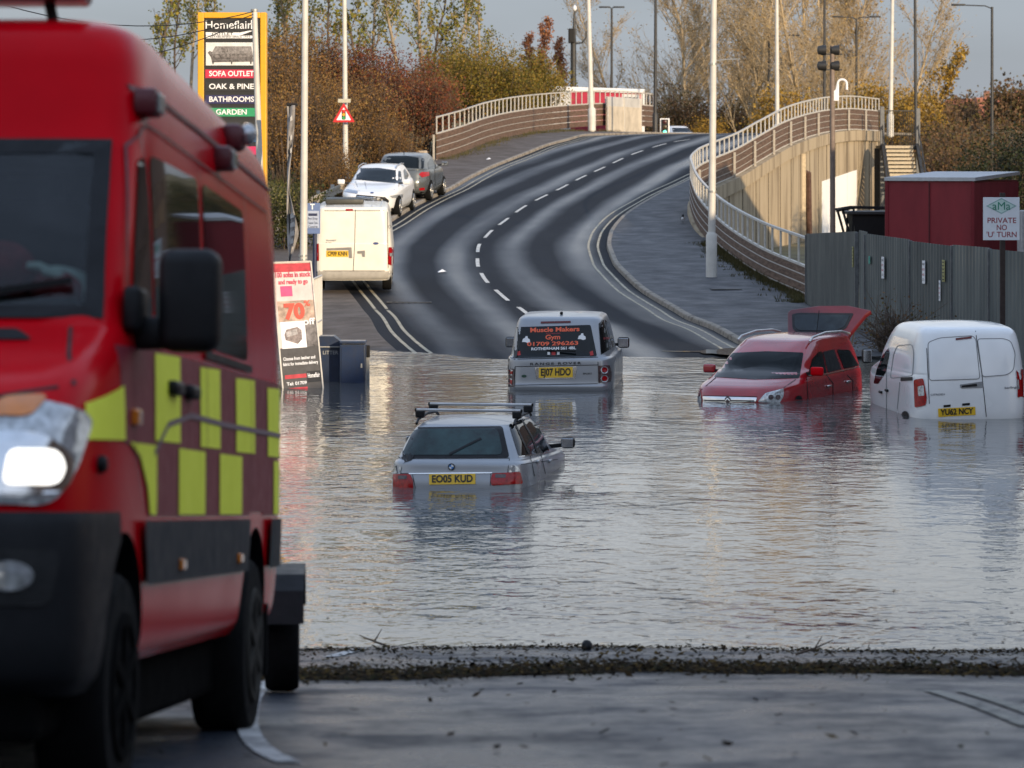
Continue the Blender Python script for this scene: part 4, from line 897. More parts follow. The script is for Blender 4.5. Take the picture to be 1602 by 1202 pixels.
c.patch('fuel_sticker', [(609.3+2.3*cos(2*pi*i/12), 355+2.6*sin(2*pi*i/12)) for i in range(12)], M_ink, off=.010, res=20)
mb = MB(); mb.bbox((1.2, .22, 2.21), (.9, .95, .13), .04); mb.build('roof_hatch', mat('dark_olive_hatch', (.05, .05, .04), .5), c.root, smooth=40)
mb = MB()
for k in range(7): mb.box((1.5, -.7+k*.23, 2.128), (2.4, .02, .012))
mb.build('roof_ribs', mat('roof_rib_grey', (.6, .6, .58), .4), c.root)  # ribs a little greyer than the cream body paint
# ------------------------------------------------------------------ white saloon facing the camera
f = yaw(180+6.5, -.055); fr_ = A(572, 118.6); fr_.z = pathzl(fr_.x, 118.6)-.10
c = Car('parked_car', 'white estate car parked facing the flood behind the cream van', fr_-f.normalized()*4.87*1.17, f, [
    (.20, .12, 4.68, .82, 6, 3.6, 0, 0), (.34, .02, 4.82, .90, 6, 3.4, 0, 0), (.55, .0, 4.87, .925, 6, 3.3, 0, 0), (.70, .03, 4.85, .925, 6, 3.3, -.02, 0), (.86, .06, 4.72, .915, 6, 3.4, -.08, 0), (.97, .10, 4.5, .885, 6, 3.6, -.13, 0), (1.0, .13, 4.2, .86, 6, 3.8, -.10, 0),
    (1.02, .16, 3.42, .825, 6, 4.5, -.02, 0), (1.2, .35, 2.98, .75, 6, 4.5, -.02, 0), (1.38, .6, 2.55, .65, 6, 4.5, 0, .01), (1.45, .75, 2.35, .585, 6, 4.5, 0, .02), (1.47, .9, 2.2, .52, 6, 4.5, 0, .02)], M_white, crown=.03, scale=1.17)
c.arches((.98, 3.86), .37)
for x in (.98, 3.86):
    for y in (.82, -.82): c.wheel(x, y, .33, .22)
c.patch('windscreen', [(551.5, 281), (560, 263.5), (593, 263), (627, 268), (629, 288), (590, 284.5)], M_glass, off=.006, rad=2)
g_ = c.patch('grille', [(558, 305), (569, 306), (602, 308.5), (608.5, 314), (607.5, 317.5), (602, 319), (569, 315), (556, 311)], M_black, off=.010, rad=1, res=4)
c.lines('grille_bars', [[(558, 307.5), (603, 311.2)], [(558, 309.8), (606, 313.7)], [(558, 312), (606, 316)]], .8, M_chrome, off=.016, parent=g_)
for poly in ([(608.5, 306.5), (630, 304), (630, 309.5), (613, 310)], [(537.5, 300), (542, 296), (560, 299), (559, 304)]): c.patch('headlight', poly, M_lens_clear if poly[0][0] > 600 else mat('shade_blue_lens', (.15, .18, .25), .1, coat=1), off=.010, rad=1, res=4)  # bluish shade on the left headlight is put into its lens colour
c.patch('fog_light', [(611.5, 325.5), (626, 325), (625.5, 329.5), (612, 329.5)], M_black, off=.012, rad=1)
c.patch('badge', [(582+2.8*cos(2*pi*i/14), 302.2+1.2*sin(2*pi*i/14)) for i in range(14)], mat('blue_badge', (.03, .06, .2), .4), off=.012, res=20)
c.patch('side_window', [(631, 267), (633, 264), (639.5, 274), (634, 289)], M_glass, off=.006, rad=1, res=3)
c.lines('bonnet_seam', [[(571, 284.5), (573, 296)], [(608, 306), (624, 290)], [(562, 299), (556, 284)]], .7, M_seam)
c.patch('lower_grille', [(560, 328), (606, 332), (606, 336), (560, 333)], M_black, off=.012)
for sg in (1, -1):
    c.mirror(sg*1.02, 3.2, 1.04, (.10, .22, .15), M_white)
    mb = MB(); mb.tube([(2.45, sg*.60, 1.42), (2.3, sg*.6, 1.49), (1.5, sg*.6, 1.52), (.9, sg*.6, 1.48)], .018); mb.build('roof_rail', M_silver, c.root, smooth=60)
# ------------------------------------------------------------------ grey hatchback behind it
f = yaw(8.0, .055); rr = A(625, 127.0); rr.z = pathzl(rr.x, 127)-.10
c = Car('parked_car', 'grey green hatchback with red tail light parked behind the white car', rr, f, [
    (.24, .14, 4.2, .80, 5, 4, 0, 0), (.40, .02, 4.32, .885, 5, 4, 0, 0), (.60, .0, 4.34, .905, 5, 4, 0, 0), (.80, .06, 4.28, .905, 5, 4, -.04, 0), (.96, .12, 4.15, .89, 5, 4, -.1, 0), (1.03, .16, 3.95, .865, 5, 4, -.1, 0),
    (1.05, .17, 3.25, .825, 6, 4.5, 0, 0), (1.25, .28, 2.85, .755, 6, 4.5, 0, 0), (1.42, .40, 2.4, .67, 6, 4.5, 0, .01), (1.475, .50, 2.2, .61, 6, 4.5, 0, .02), (1.49, .66, 2.0, .54, 6, 4.5, 0, .02)], M_bronze, crown=.025, scale=1.19)
c.arches((.85, 3.45), .36)
for x in (.85, 3.45):
    for y in (.80, -.80): c.wheel(x, y, .325, .22)
w = c.patch('rear_window', [(598, 252.5), (607.5, 244.5), (636, 244), (664, 248.5), (662.5, 264.5), (630, 262.5)], M_glass, off=.006, rad=2)
c.patch('tail_light', [(655, 273), (659, 269.5), (671, 269), (671.5, 275), (660, 278)], M_lens_red, off=.010, rad=1, res=3)
c.patch('tail_light', [(.58, .90), (.88, .90), (.86, 1.00), (.66, 1.0)], M_lens_red, 'B', off=.010, rad=.02)
c.patch('reflector', [(656, 294.5), (664, 293.5), (664, 297.5), (656, 298)], M_lens_red, off=.010)
c.patch('lower_bumper', [(600, 300), (655, 302), (664, 301), (664, 306), (600, 306)], M_black, off=.010, res=4)
c.patch('side_window', [(669, 254.5), (674.5, 247.5), (681, 257), (683, 264), (670, 265)], M_glass, off=.006, rad=1, res=3)
c.lines('tailgate_seam', [[(598, 266), (662, 267), (656, 280), (648, 292)], [(600, 291), (652, 293)], [(672, 268), (674, 300)], [(680, 266), (681, 298)]], .7)
for sg in (1, -1): c.mirror(sg*1.0, 2.95, 1.08, (.10, .22, .14), M_bronze)
MB().tube([(.95, 0, 1.5), (.86, 0, 1.60)], .012, 6).build('aerial', M_black, c.root)
# ------------------------------------------------------------------ red fire service van, close on the left
M_yel = mat('fluorescent_yellow', (.96, 1.0, .06), .55, var=.05, vs=3)
M_band = mat('dark_grey_moulding', (.040, .043, .046), .6, var=.1, spec=.2)
M_stripe = mat('dull_red_reflective', (.22, .022, .035), .45, var=.06)
fv = Vector((-.0479, -1, .105)).normalized()
V0 = Vector((-2.348, 11.6, zg(11.6)))                        # front axle on the road
c = Car('fire_van', 'red fire service van with yellow chequered side and lit headlight on the slip road', V0-fv*4.9, fv, [
    (.46, .20, 5.70, .93, 16, 9, 0, 0), (.53, .06, 5.80, .972, 16, 9, 0, 0), (.75, .0, 5.85, .988, 16, 9, 0, 0), (1.0, .0, 5.86, .992, 16, 9, 0, 0), (1.22, .0, 5.80, .990, 16, 9.5, 0, 0), (1.40, .0, 5.62, .988, 16, 11, 0, 0),
    (1.52, .0, 5.36, .985, 16, 13, 0, 0), (1.62, .0, 5.06, .982, 16, 15, 0, 0), (1.66, .0, 4.96, .980, 16, 16, 0, 0), (2.0, .005, 4.74, .965, 16, 17, 0, 0), (2.37, .015, 4.47, .945, 16, 17, 0, 0), (2.56, .03, 4.36, .925, 16, 17, .02, 0),
    (2.67, .06, 4.28, .90, 16, 16, .06, 0), (2.735, .10, 4.18, .86, 14, 14, .09, .01), (2.765, .2, 4.04, .78, 12, 11, .11, .02)], M_red, crown=.035, cat='van', smooth=35)
# cab hollow behind the windscreen, wheel arches
M_cabin = mat('dark_cab_trim', (.014, .015, .016), .8)
cs = []
mb = MB(); mb.prism([(-.86, 1.70), (.86, 1.70), (.815, 2.33), (-.815, 2.33)], lambda u, v, t: Vector((t, u, v)), 3.5, 5.6); cs.append(mb.build('cut', M_cabin))
for x in (1.235, 4.9):
    for sg in (1, -1):
        mb = MB(); mb.lathe([(.47, 0), (.47, .7)], (x, .45 if sg > 0 else -1.15, .46), 'y', 48); cs.append(mb.build('cut', M_black))
c.body.data.materials.append(M_cabin); c.body.data.materials.append(M_black)
cut(c.body, cs)
for p_ in c.body.data.polygons:            # faces of the hollows are not painted red
    q_ = c.bvh.find_nearest(p_.center)
    if q_[3] > .012: p_.material_index = 1 if p_.center.z > 1.2 else 2
c.body.data.shade_smooth(); c.body.data.set_sharp_from_angle(angle=radians(35))
m = bpy.data.materials.new('windscreen_glass'); m.use_nodes = True; nt = m.node_tree; N = nt.nodes.new; L = nt.links.new; o = nt.nodes['Material Output']; nt.nodes.remove(nt.nodes['Principled BSDF'])
g = N('ShaderNodeBsdfGlossy'); g.inputs['Roughness'].default_value = .02; t = N('ShaderNodeBsdfTransparent'); t.inputs[0].default_value = (.62, .70, .70, 1); ms = N('ShaderNodeMixShader'); lw = N('ShaderNodeFresnel'); lw.inputs[0].default_value = 1.5
L(lw.outputs[0], ms.inputs[0]); L(t.outputs[0], ms.inputs[1]); L(g.outputs[0], ms.inputs[2]); L(ms.outputs[0], o.inputs[0]); M_wind = m
ws = MB().add([(4.955-.05*0, y, 1.685) for y in (-.875, .875)]+[(4.24, y, 2.345) for y in (.83, -.83)], [(0, 1, 2, 3)])
n = 10; mb = MB()
for j in range(n+1):
    z = 1.685+(2.345-1.685)*j/n; hw = .885+(.832-.885)*j/n
    for i in range(13): mb.v.append(c.hit(-hw+2*hw*i/12, z, 'F', .006))
# the cut has emptied the middle, but the outer skin still gives the curve
mb.f = [(j*13+i, j*13+i+1, (j+1)*13+i+1, (j+1)*13+i) for j in range(n) for i in range(12)]; mb.m = [0]*len(mb.f)
ws = mb.build('windscreen', M_wind, c.root, smooth=180)
def ring(pa, pb, mode, off):
    f = MB(); k = len(pa)
    f.v = [c.hit(*p, mode, off) for p in pa]+[c.hit(*p, mode, off) for p in pb]; f.f = [(i, (i+1) % k, (i+1) % k+k, i+k) for i in range(k)]; f.m = [0]*k; return f
def subd(p, n=8): return [(a[0]+(b[0]-a[0])*i/n, a[1]+(b[1]-a[1])*i/n) for a, b in zip(p, p[1:]+p[:1]) for i in range(n)]
ring(subd([(-.895, 1.672), (.895, 1.672), (.842, 2.36), (-.842, 2.36)]), subd([(-.83, 1.72), (.83, 1.72), (.785, 2.30), (-.785, 2.30)]), 'F', .010).build('windscreen_seal', M_black, ws)
mb = MB(); mb.bbox((4.50, 0, 1.705), (.80, 1.62, .10), .03); mb.bbox((4.3, .45, 1.78), (.3, .5, .10), .04); mb.build('dashboard', M_cabin, c.root, smooth=40)
mb = MB(); mb.tube([(4.16+.1*cos(a), -.42+.19*sin(a), 1.86+.16*cos(a)) for a in [i*pi/9 for i in range(19)]], .015, 6); mb.build('steering_wheel', M_black, c.root)
for y in (-.45, .4): mb = MB(); mb.bbox((3.72, y, 1.9), (.16, .48, .62), .06); mb.bbox((3.70, y, 2.22), (.11, .26, .16), .04); mb.build('seat_back', mat('cab_seat_cloth', (.03, .03, .035), .9), c.root, smooth=40)
# things lying on the dashboard
Mv = c.M
r = thing('work_jacket', 'crumpled red jacket lying on the dashboard inside the fire van', 'jacket'); r.matrix_world = Mv @ Matrix.Translation((4.52, .40, 1.76))
rn = random.Random(3); mb = MB()
for k in range(7): mb.blob((rn.uniform(-.12, .12), rn.uniform(-.22, .30), rn.uniform(.04, .13)), (.13, rn.uniform(.10, .17), rn.uniform(.07, .13)), 0, 3, .06, rn)
mb.build('cloth', mat('red_cloth', (.25, .015, .02), .9, var=.3, bump=.6), r, smooth=180)
r = thing('work_glove', 'pale work glove lying on the dashboard behind the fire van windscreen', 'glove'); r.matrix_world = Mv @ Matrix.Translation((4.60, .72, 1.80)) @ Matrix.Rotation(radians(-25), 4, 'X')
mb = MB(); mb.blob((0, .02, .03), (.07, .13, .05), 0, 3, .05, rn); mb.build('palm', mat('pale_glove_cloth', (.45, .52, .47), .8, var=.2, bump=.5), r, smooth=180)
mb = MB()
for k in range(4): mb.tube([(-.04+k*.027, -.05, .03), (-.05+k*.034, -.13, .03), (-.055+k*.037, -.185+.012*abs(k-1.5), .015)], [.018, .017, .013], 8)
mb.tube([(.05, .0, .03), (.09, -.06, .03), (.10, -.10, .02)], [.02, .018, .013], 8); mb.build('fingers', mat('pale_glove_cloth', (0, 0, 0)), r, smooth=60)
# bumper, lamps, bonnet
bl = loft([(.40, 5.02, 5.78, .94, 30, 4.5, 0, 0), (.47, 5.02, 5.88, .985, 30, 4.5, 0, 0), (.60, 5.02, 5.91, 1.002, 30, 4.5, 0, 0), (.80, 5.02, 5.915, 1.006, 30, 4.5, 0, 0), (.96, 5.02, 5.90, 1.003, 30, 4.5, .0, 0), (1.0, 5.02, 5.88, .998, 30, 4.5, .0, 0)], crown=.0)
bo = bl.build('front_bumper', mat('charcoal_bumper', (.013, .0135, .015), .55, var=.1, bump=.15, bs=150, spec=.2), c.root, smooth=40)
cs = []
for sg in (1, -1): mb = MB(); mb.lathe([(.47, 0), (.47, .7)], (4.9, .45 if sg > 0 else -1.15, .46), 'y', 48); cs.append(mb.build('cut', M_black))
cut(bo, cs); bo.data.shade_smooth(); bo.data.set_sharp_from_angle(angle=radians(38))
bc = Car.__new__(Car); bc.__dict__.update(c.__dict__); bc.bvh = BVHTree.FromPolygons([Vector(v) for v in bl.v], bl.f)
mb = MB(); mb.add([], []); bc.patch('lower_grille', rpoly([(-.62, .56), (.62, .56), (.66, .72), (-.66, .72)], .04), M_gap, 'F', off=.006, parent=bo)
for sg in (1, -1):
    r = bc.patch('fog_lamp_recess', rpoly([(sg*.58, .70), (sg*.90, .70), (sg*.93, .88), (sg*.58, .88)], .04), M_gap, 'F', off=.008, parent=bo)
    bc.patch('fog_lamp', [(sg*.775+.075*cos(2*pi*i/18), .795+.048*sin(2*pi*i/18)) for i in range(18)], M_lens_clear, 'F', off=.014, parent=bo)
    p = c.patch('headlight', rpoly([(sg*.40, 1.03), (sg*.88, 1.02), (sg*.93, 1.14), (sg*.955, 1.33), (sg*.80, 1.365), (sg*.50, 1.29), (sg*.38, 1.20)], .05), M_lens_clear, 'F', off=.014, res=.06)
    c.patch('indicator_lens', rpoly([(sg*.66, 1.30), (sg*.80, 1.30), (sg*.84, 1.375), (sg*.70, 1.365)], .03), M_amber, 'F', off=.020, parent=p, res=.04)
    c.patch('reflector', rpoly([(sg*.50, 1.06), (sg*.91, 1.055), (sg*.925, 1.18), (sg*.84, 1.255), (sg*.52, 1.25)], .06), M_chrome, 'F', off=.018, parent=p, res=.06)
    c.patch('lit_lamp', rpoly([(sg*.735, 1.085), (sg*.885, 1.085), (sg*.90, 1.15), (sg*.875, 1.20), (sg*.745, 1.195)], .03), mat('lit_headlight', (1, .95, .86), .3, emit=1.3), 'F', off=.024, parent=p, res=.06)
c.patch('bonnet_vent', rpoly([(-.70, 1.585), (.70, 1.585), (.62, 1.63), (-.62, 1.63)], .02), M_black, 'F', off=.008)
c.patch('grille', rpoly([(-.36, 1.04), (.36, 1.04), (.40, 1.30), (-.40, 1.30)], .05), M_black, 'F', off=.010)
mb = MB()
for sg in (1, -1): mb.bbox(c.hit(sg*.93, 1.155, 'F', .02)+Vector((-.25, 0, 0)), (.03, .03, .03), .01)
c.lines('bonnet_seam', [[(-.90, 1.42), (-.80, 1.64)], [(.90, 1.42), (.80, 1.64)], [(-.86, 1.41), (-.45, 1.325), (.45, 1.325), (.86, 1.41)]], .012, M_gap, 'F', off=.006)
w_ = MB()
for y0, y1 in ((-.55, .05), (.15, .78)): w_.beam(c.hit(y0, 1.70, 'F', .03), c.hit(y1, 1.80, 'F', .03), .02, .025)
w_.build('wiper', M_black, c.root)
# sides
for side, md in ((1, 'L'), (-1, 'R')):
    for k, poly in enumerate(([(4.70, 1.70), (4.58, 1.98), (4.39, 2.30), (4.31, 2.31), (4.31, 1.70)], [(4.24, 1.68), (4.24, 2.33), (3.0, 2.36), (3.0, 1.68)], [(2.86, 1.68), (2.86, 2.36), (1.55, 2.36), (1.55, 1.68)], [(1.40, 1.68), (1.40, 2.34), (.35, 2.32), (.35, 1.68)])):
        if k == 3: continue
        w = c.patch('side_window', poly, M_vglass, md, off=.006, rad=.07, res=.12)
    c.patch('window_sill_strip', [(2.95, 1.625), (2.95, 1.66), (1.45, 1.66), (1.45, 1.63)], M_black, md, off=.012)
    dull = c.patch('reflective_band', [(5.0, 1.25), (5.0, 1.58), (4.2, 1.60), (.12, 1.62), (.12, .985), (1.0, .985), (1.0, 1.0), (1.5, 1.0), (1.5, .985), (4.42, .985), (4.46, 1.07), (4.62, 1.18), (4.85, 1.235)], M_stripe, md, off=.004, res=.15)
    yl = MB()
    for a, b in ((3.67, 4.30), (2.52, 3.11), (1.34, 2.00), (.25, .85)): c.patch('', [(a, 1.265), (b, 1.262), (b, 1.585), (a, 1.60)], None, md, off=.008, mb=yl, res=.15)
    for a, b in ((2.97, 3.70), (1.80, 2.53), (.14, .60)): c.patch('', [(a, .99), (b, .99), (b, 1.245), (a, 1.245)], None, md, off=.008, mb=yl, res=.15)
    c.patch('', [(4.26, .99), (4.41, .99), (4.47, 1.09), (4.64, 1.2), (4.86, 1.245), (4.26, 1.245)], None, md, off=.008, mb=yl, res=.15)
    c.patch('', [(4.95, 1.25), (5.50, 1.24), (5.47, 1.36), (4.97, 1.44)], None, md, off=.008, mb=yl, res=.15)
    yl.build('chequer_pattern', M_yel, c.root, smooth=30)
    c.patch('side_moulding', [(1.64, .74), (4.505, .74), (4.53, .82), (4.58, .90), (4.60, .968), (1.60, .968), (1.60, .86)], M_band, md, off=.022, res=.15)
    c.patch('rear_moulding', [(.04, .74), (.84, .74), (.82, .82), (.80, .968), (.04, .968)], M_band, md, off=.022, res=.15)
    c.lines('rub_line', [[(4.33, 1.215), (4.0, 1.33), (3.4, 1.38), (2.4, 1.37), (.3, 1.37)]], .022, mat('grey_rub_line', (.22, .15, .17), .4), md, off=.012)
    c.lines('gutter_line', [[(4.72, 2.53), (4.4, 2.575), (2.1, 2.585), (.2, 2.575)]], .022, mat('deep_red_seal', (.12, .005, .01), .5), md, off=.008)
    c.lines('door_seam', [[(4.78, 1.66), (4.64, 2.0), (4.44, 2.34), (4.25, 2.44), (.6, 2.44), (.35, 2.36)], [(4.78, 1.66), (4.74, 1.2), (4.52, 1.0)], [(4.32, 1.60), (4.32, 2.42)], [(2.93, .98), (2.93, 2.44)], [(1.47, 1.02), (1.47, 2.44)]], .010, mat('deep_red_seal', (.12, .005, .01), .5), md, off=.010)
    for x in (3.88, 3.45): MB().bbox(c.hit(x, 1.47, md, .02), (.22, .05, .055), .018, seg=3).build('door_handle', M_black, c.root, smooth=60)
    for x in (3.71, 1.98): MB().bbox(c.hit(x, .80, md, .03), (.10, .02, .045), .008).build('side_marker', M_amber, c.root)
    MB().bbox(c.hit(4.77, 1.335, md, .015), (.10, .03, .06), .01).build('side_indicator', M_amber, c.root)
    MB().lathe([(.03, 0), (.03, .02*side), (.02, .03*side)], c.hit(5.35, 1.16, md, .0), 'y', 16).build('parking_sensor', M_black, c.root)
    for x in (4.24, 2.28):
        p = c.hit(x, 2.52, md, .03); l_ = MB().bbox(p, (.17, .09, .10), .02).build('scene_lamp', mat('dark_red_lamp', (.10, .01, .015), .4), c.root, smooth=40)
        MB().bbox(p+Vector((0, side*.045, -.005)), (.13, .02, .07), .006).build('lens', mat('grey_lens', (.25, .28, .26), .2, coat=1), l_)
    p = c.hit(1.78, 2.665, md, .03); l_ = MB().bbox(p, (.15, .10, .12), .03).build('rear_beacon', mat('dark_red_lamp', (0, 0, 0)), c.root, smooth=40)
    MB().blob(p+Vector((.0, side*.065, .015)), (.05, .04, .05), 0, 2).build('lens', M_lens_clear, l_, smooth=180)
    # door mirror with a chunky arm
    y = side*1.175; mb = MB(); mb.bbox((4.68, y, 1.755), (.17, .22, .37), .055, seg=4); mm = mb.build('wing_mirror', M_black, c.root, smooth=50)
    mb = MB(); mb.bbox((4.66, side*1.04, 1.64), (.10, .16, .12), .03); mb.bbox((4.72, side*.985, 1.72), (.24, .06, .16), .02); mb.build('mirror_arm', M_black, mm, smooth=50)
    MB().bbox((4.592, y, 1.765), (.012, .18, .29), .004).build('mirror_glass', M_chrome, mm)
    mud = MB(); mud.bbox((.72, side*.86, .40), (.03, .26, .34), .008); mud.build('mud_flap', M_rubber, c.root)
    for x in (1.235, 4.9): c.wheel(x, side*.865, .395, .245, mat('dark_rim', (.045, .042, .036), .8, spec=.1) if x < 3 else mat('black_rim', (.006, .006, .006), .95, spec=.03), 6)  # rear rims dark brown-grey, front rims near black
mb = MB(); mb.bbox((2.45, 0, .36), (4.6, 1.72, .34), .04); mb.beam((1.235, -.8, .40), (1.235, .8, .40), .12, .12); mb.beam((4.9, -.8, .40), (4.9, .8, .40), .12, .12); mb.bbox((5.3, 0, .40), (.9, 1.7, .3), .04); mb.build('underbody', mat('underbody_shade_black', (.004, .004, .004), .95, spec=.03), c.root)  # underbody box enlarged and blackened to deepen the shade below the van
lb = MB().bbox((4.0, 0, 2.985), (.28, 1.32, .085), .03, seg=3).build('light_bar', mat('dark_red_bar', (.10, .008, .012), .35, coat=.5), c.root, smooth=40)
for y in (-.5, .5): MB().tube([(4.0, y, 3.0), (3.96, y+.04, 2.80)], .022).build('bar_foot', M_black, lb)
for y in (-.45, -.15, .15, .45): MB().bbox((4.135, y, 2.985), (.02, .2, .05), .006).build('blue_lens', mat('blue_lens', (.02, .05, .35), .2, coat=1), lb)
# ------------------------------------------------------------------ trailer behind the van
d0 = 19.0; tl = thing('boat_trailer', 'black trailer with mudguards hitched behind the red fire van', 'trailer', A(441, d0)+Vector((-.86, 0, 0)), radians(2.7))
for sg in (1, -1):
    mb = MB(); r, h = .315, .095; mb.lathe([(r*.62, -h), (r*.93, -h), (r, -h*.6), (r, h*.6), (r*.93, h), (r*.62, h)], (sg*.86, 0, r), 'x', 36); wv = mb.build('wheel', M_rubber, tl, smooth=40)
    MB().lathe([(r*.63, sg*h*.8), (r*.5, sg*h*.4), (.05, sg*h*.9), (.005, sg*h*.9)], (sg*.86, 0, r), 'x', 24).build('rim', M_galv, wv, smooth=40)
    mb = MB(); pr = [(-.42, .44), (-.36, .62), (-.26, .70), (.26, .70), (.36, .62), (.42, .44), (.40, .44), (.34, .60), (.25, .675), (-.25, .675), (-.34, .60), (-.40, .44)]
    mb.prism(pr, lambda u, v, t: Vector((t, u, v)), sg*.86-.13, sg*.86+.13); mb.prism([(-.42, .44), (-.36, .62), (-.26, .70), (.26, .70), (.36, .62), (.42, .44)], lambda u, v, t: Vector((t, u, v)), sg*.86-sg*.14, sg*.86-sg*.125); mb.build('mudguard', M_black, tl)
mb = MB(); mb.beam((-.8, 0, .33), (.8, 0, .33), .07, .07)
for x in (-.55, .55): mb.beam((x, -1.0, .48), (x, 1.6, .48), .06, .08)
for y in (-.9, .3, 1.55): mb.beam((-.55, y, .48), (.55, y, .48), .06, .07)
mb.beam((-.5, -1.0, .48), (0, -2.0, .46), .06, .07); mb.beam((.5, -1.0, .48), (0, -2.0, .46), .06, .07); mb.build('frame', M_galv, tl)
# ------------------------------------------------------------------ poles, lamps, signs
def pole(name, label, cat, px, d, z0, ztop, r0, r1, m, toppx=None, group=None, base=True):
    b = Vector(((px-CX)/F*d, d, z0)); r = thing(name, label, cat, b, group=group)
    dx = ((toppx or px)-px)/F*d; h = ztop-z0
    mb = MB(); mb.tube([(0, 0, -.1), (0, 0, 1.3*0+.02), (dx*.1, 0, h*.1), (dx, 0, h)], [r0, r0, r0, r1], 14); mb.build('column', m, r, smooth=40)
    if base: MB().tube([(0, 0, -.05), (0, 0, 1.15), (0, 0, 1.25)], [r0*1.45, r0*1.45, r0*1.02], 14).build('base_sleeve', m, r, smooth=40)
    return r, h, dx
ZP = lambda py, d: H-(py-HY)/F*d
def arm(r, h, x0, x1, dz, m, hd=.55, rise=.15):
    sg = 1 if x1 > x0 else -1
    MB().tube([(x0, 0, h-.1), (x0+(x1-x0)*.25, 0, h+rise*.6), (x1, 0, h+rise)], .035, 8).build('arm', m, r, smooth=40)
    MB().bbox((x1+sg*hd*.4, 0, h+rise+.02), (hd, .24, .11), .04, seg=3).build('lamp_head', m, r, smooth=40)
LG = 'pale lamp columns along the road'
r, h, dx = pole('lamp_post', 'thick pale lamp post between the pylon sign and cream van', 'lamp post', 474, 72.5, zroad(-4.5, 72.5)-.1, 11, .085, .06, M_pale, 479, LG); arm(r, h, dx, 1.6, 0, M_pale)
for py in (386, 392): MB().tube([(0, 0, ZP(py, 72.5)-.1), (0, 0, ZP(py, 72.5)-.06)], .10, 14).build('band', M_galv, r)
r2, h2, dx2 = pole('lamp_post', 'pale lamp post carrying the red triangle traffic signal warning', 'lamp post', 541, 131, zg(131)+.2, 13.5, .105, .075, M_pale, 538, LG); arm(r2, h2, dx2, 1.8, 0, M_pale)
r, h, dx = pole('lamp_post', 'pale lamp post standing on the left pavement in front of the red billboard', 'lamp post', 926, 187, zg(187)+.2, 15.5, .15, .10, M_pale, 919, LG); arm(r, h, dx, 2, 0, M_pale)
p115 = A(1113, 92.5); r, h, dx = pole('lamp_post', 'pale lamp post on the right footpath beside the curving parapet', 'lamp post', 1113, 92.5, pathzr(p115.x, 92.5), 11.2, .105, .075, M_pale, 1118, LG); arm(r, h, dx, -1.6, 0, M_pale)
z_ = ZP(95, 92.5)-r.location.z; MB().tube([(.05, 0, z_-.02), (.4, 0, z_+.03), (.80, 0, z_+.04)], .016, 6).build('bracket', M_galv, r)
for py in (100, 300): MB().tube([(.03, 0, ZP(py, 92.5)-r.location.z-.03), (.03, 0, ZP(py, 92.5)-r.location.z+.03)], .112, 14).build('band', M_galv, r)
r, h, dx = pole('lamp_post', 'pale lamp post rising behind the right parapet, left of the floodlight mast', 'lamp post', 1216, 160, zg(160)+.1, 13.5, .11, .08, M_pale, 1215, LG); arm(r, h, dx, -1.8, 0, M_pale)
r, h, dx = pole('lamp_post', 'pale lamp post rising above the top of the steel stairs', 'lamp post', 1393, 190, 5.6, 15.5, .13, .09, M_pale, 1397, LG); arm(r, h, dx, -1.8, 0, M_pale)
DG = 'black street lamps beyond the bridge'
def dark(label, px, d, zb, topy, arms=(), toppx=None, r0=.11):
    r, h, dx = pole('street_lamp', label, 'street lamp', px, d, zb, ZP(topy, d), r0, r0*.65, M_dkpole, toppx, DG)
    for a in arms: arm(r, h, dx, a/F*d, 0, M_dkpole, .8, .1 if a else 0)
    return r
dark('black street lamp with a small double head behind the red billboard', 957, 232, 2, 14, (-4, 4))
dark('tall black lamp column beside the traffic light at the crest', 1025, 193, 5.7, -60, (40,), 1026)
dark('black street lamp with one short arm, left of the floodlight mast', 1203, 235, 1, 58, (32,))
dark('tall black lamp column directly behind the floodlights', 1290, 205, 1, -60, (40,))
dark('black street lamp with two arms spread like a T', 1340, 235, 1, 29, (-22, 22))
dark('tall thin black column standing just behind the steel stairs', 1434, 195, 1, -60, (-40,), 1431)
dark('tall black street lamp at the far right with its arm to the left', 1552, 192, .5, 11, (-44,))
dark('short distant black street lamp with its arm to the right over the hedge', 1455, 262, 1.5, 126, (32,), None, .09)
dark('small distant black street lamp by the pylon sign', 426, 225, 4, 80, (17,))
# camera column on the bridge
r, h, dx = pole('camera_column', 'thick black camera column with a curved side arm and white dome', 'camera mast', 897, 216, 4, ZP(60, 216), .20, .18, M_dkpole)
MB().bbox((-.12, 0, h+.15), (.42, .5, .95), .06).build('camera_housing', M_black, r)
MB().tube([(.05, 0, h), (.06, 0, h+1.1), (.08, 0, h+1.75)], [.12, .09, .05], 10).build('mast_tip', M_dkpole, r); MB().blob((.09, 0, h+1.95), (.13, .13, .20)).build('dome', M_wtext, r, smooth=180)
MB().tube([(.15, 0, h-.35), (.55, 0, h-.3), (.8, 0, h), (.85, 0, h+.45)], .055, 8).build('side_arm', M_dkpole, r, smooth=40)
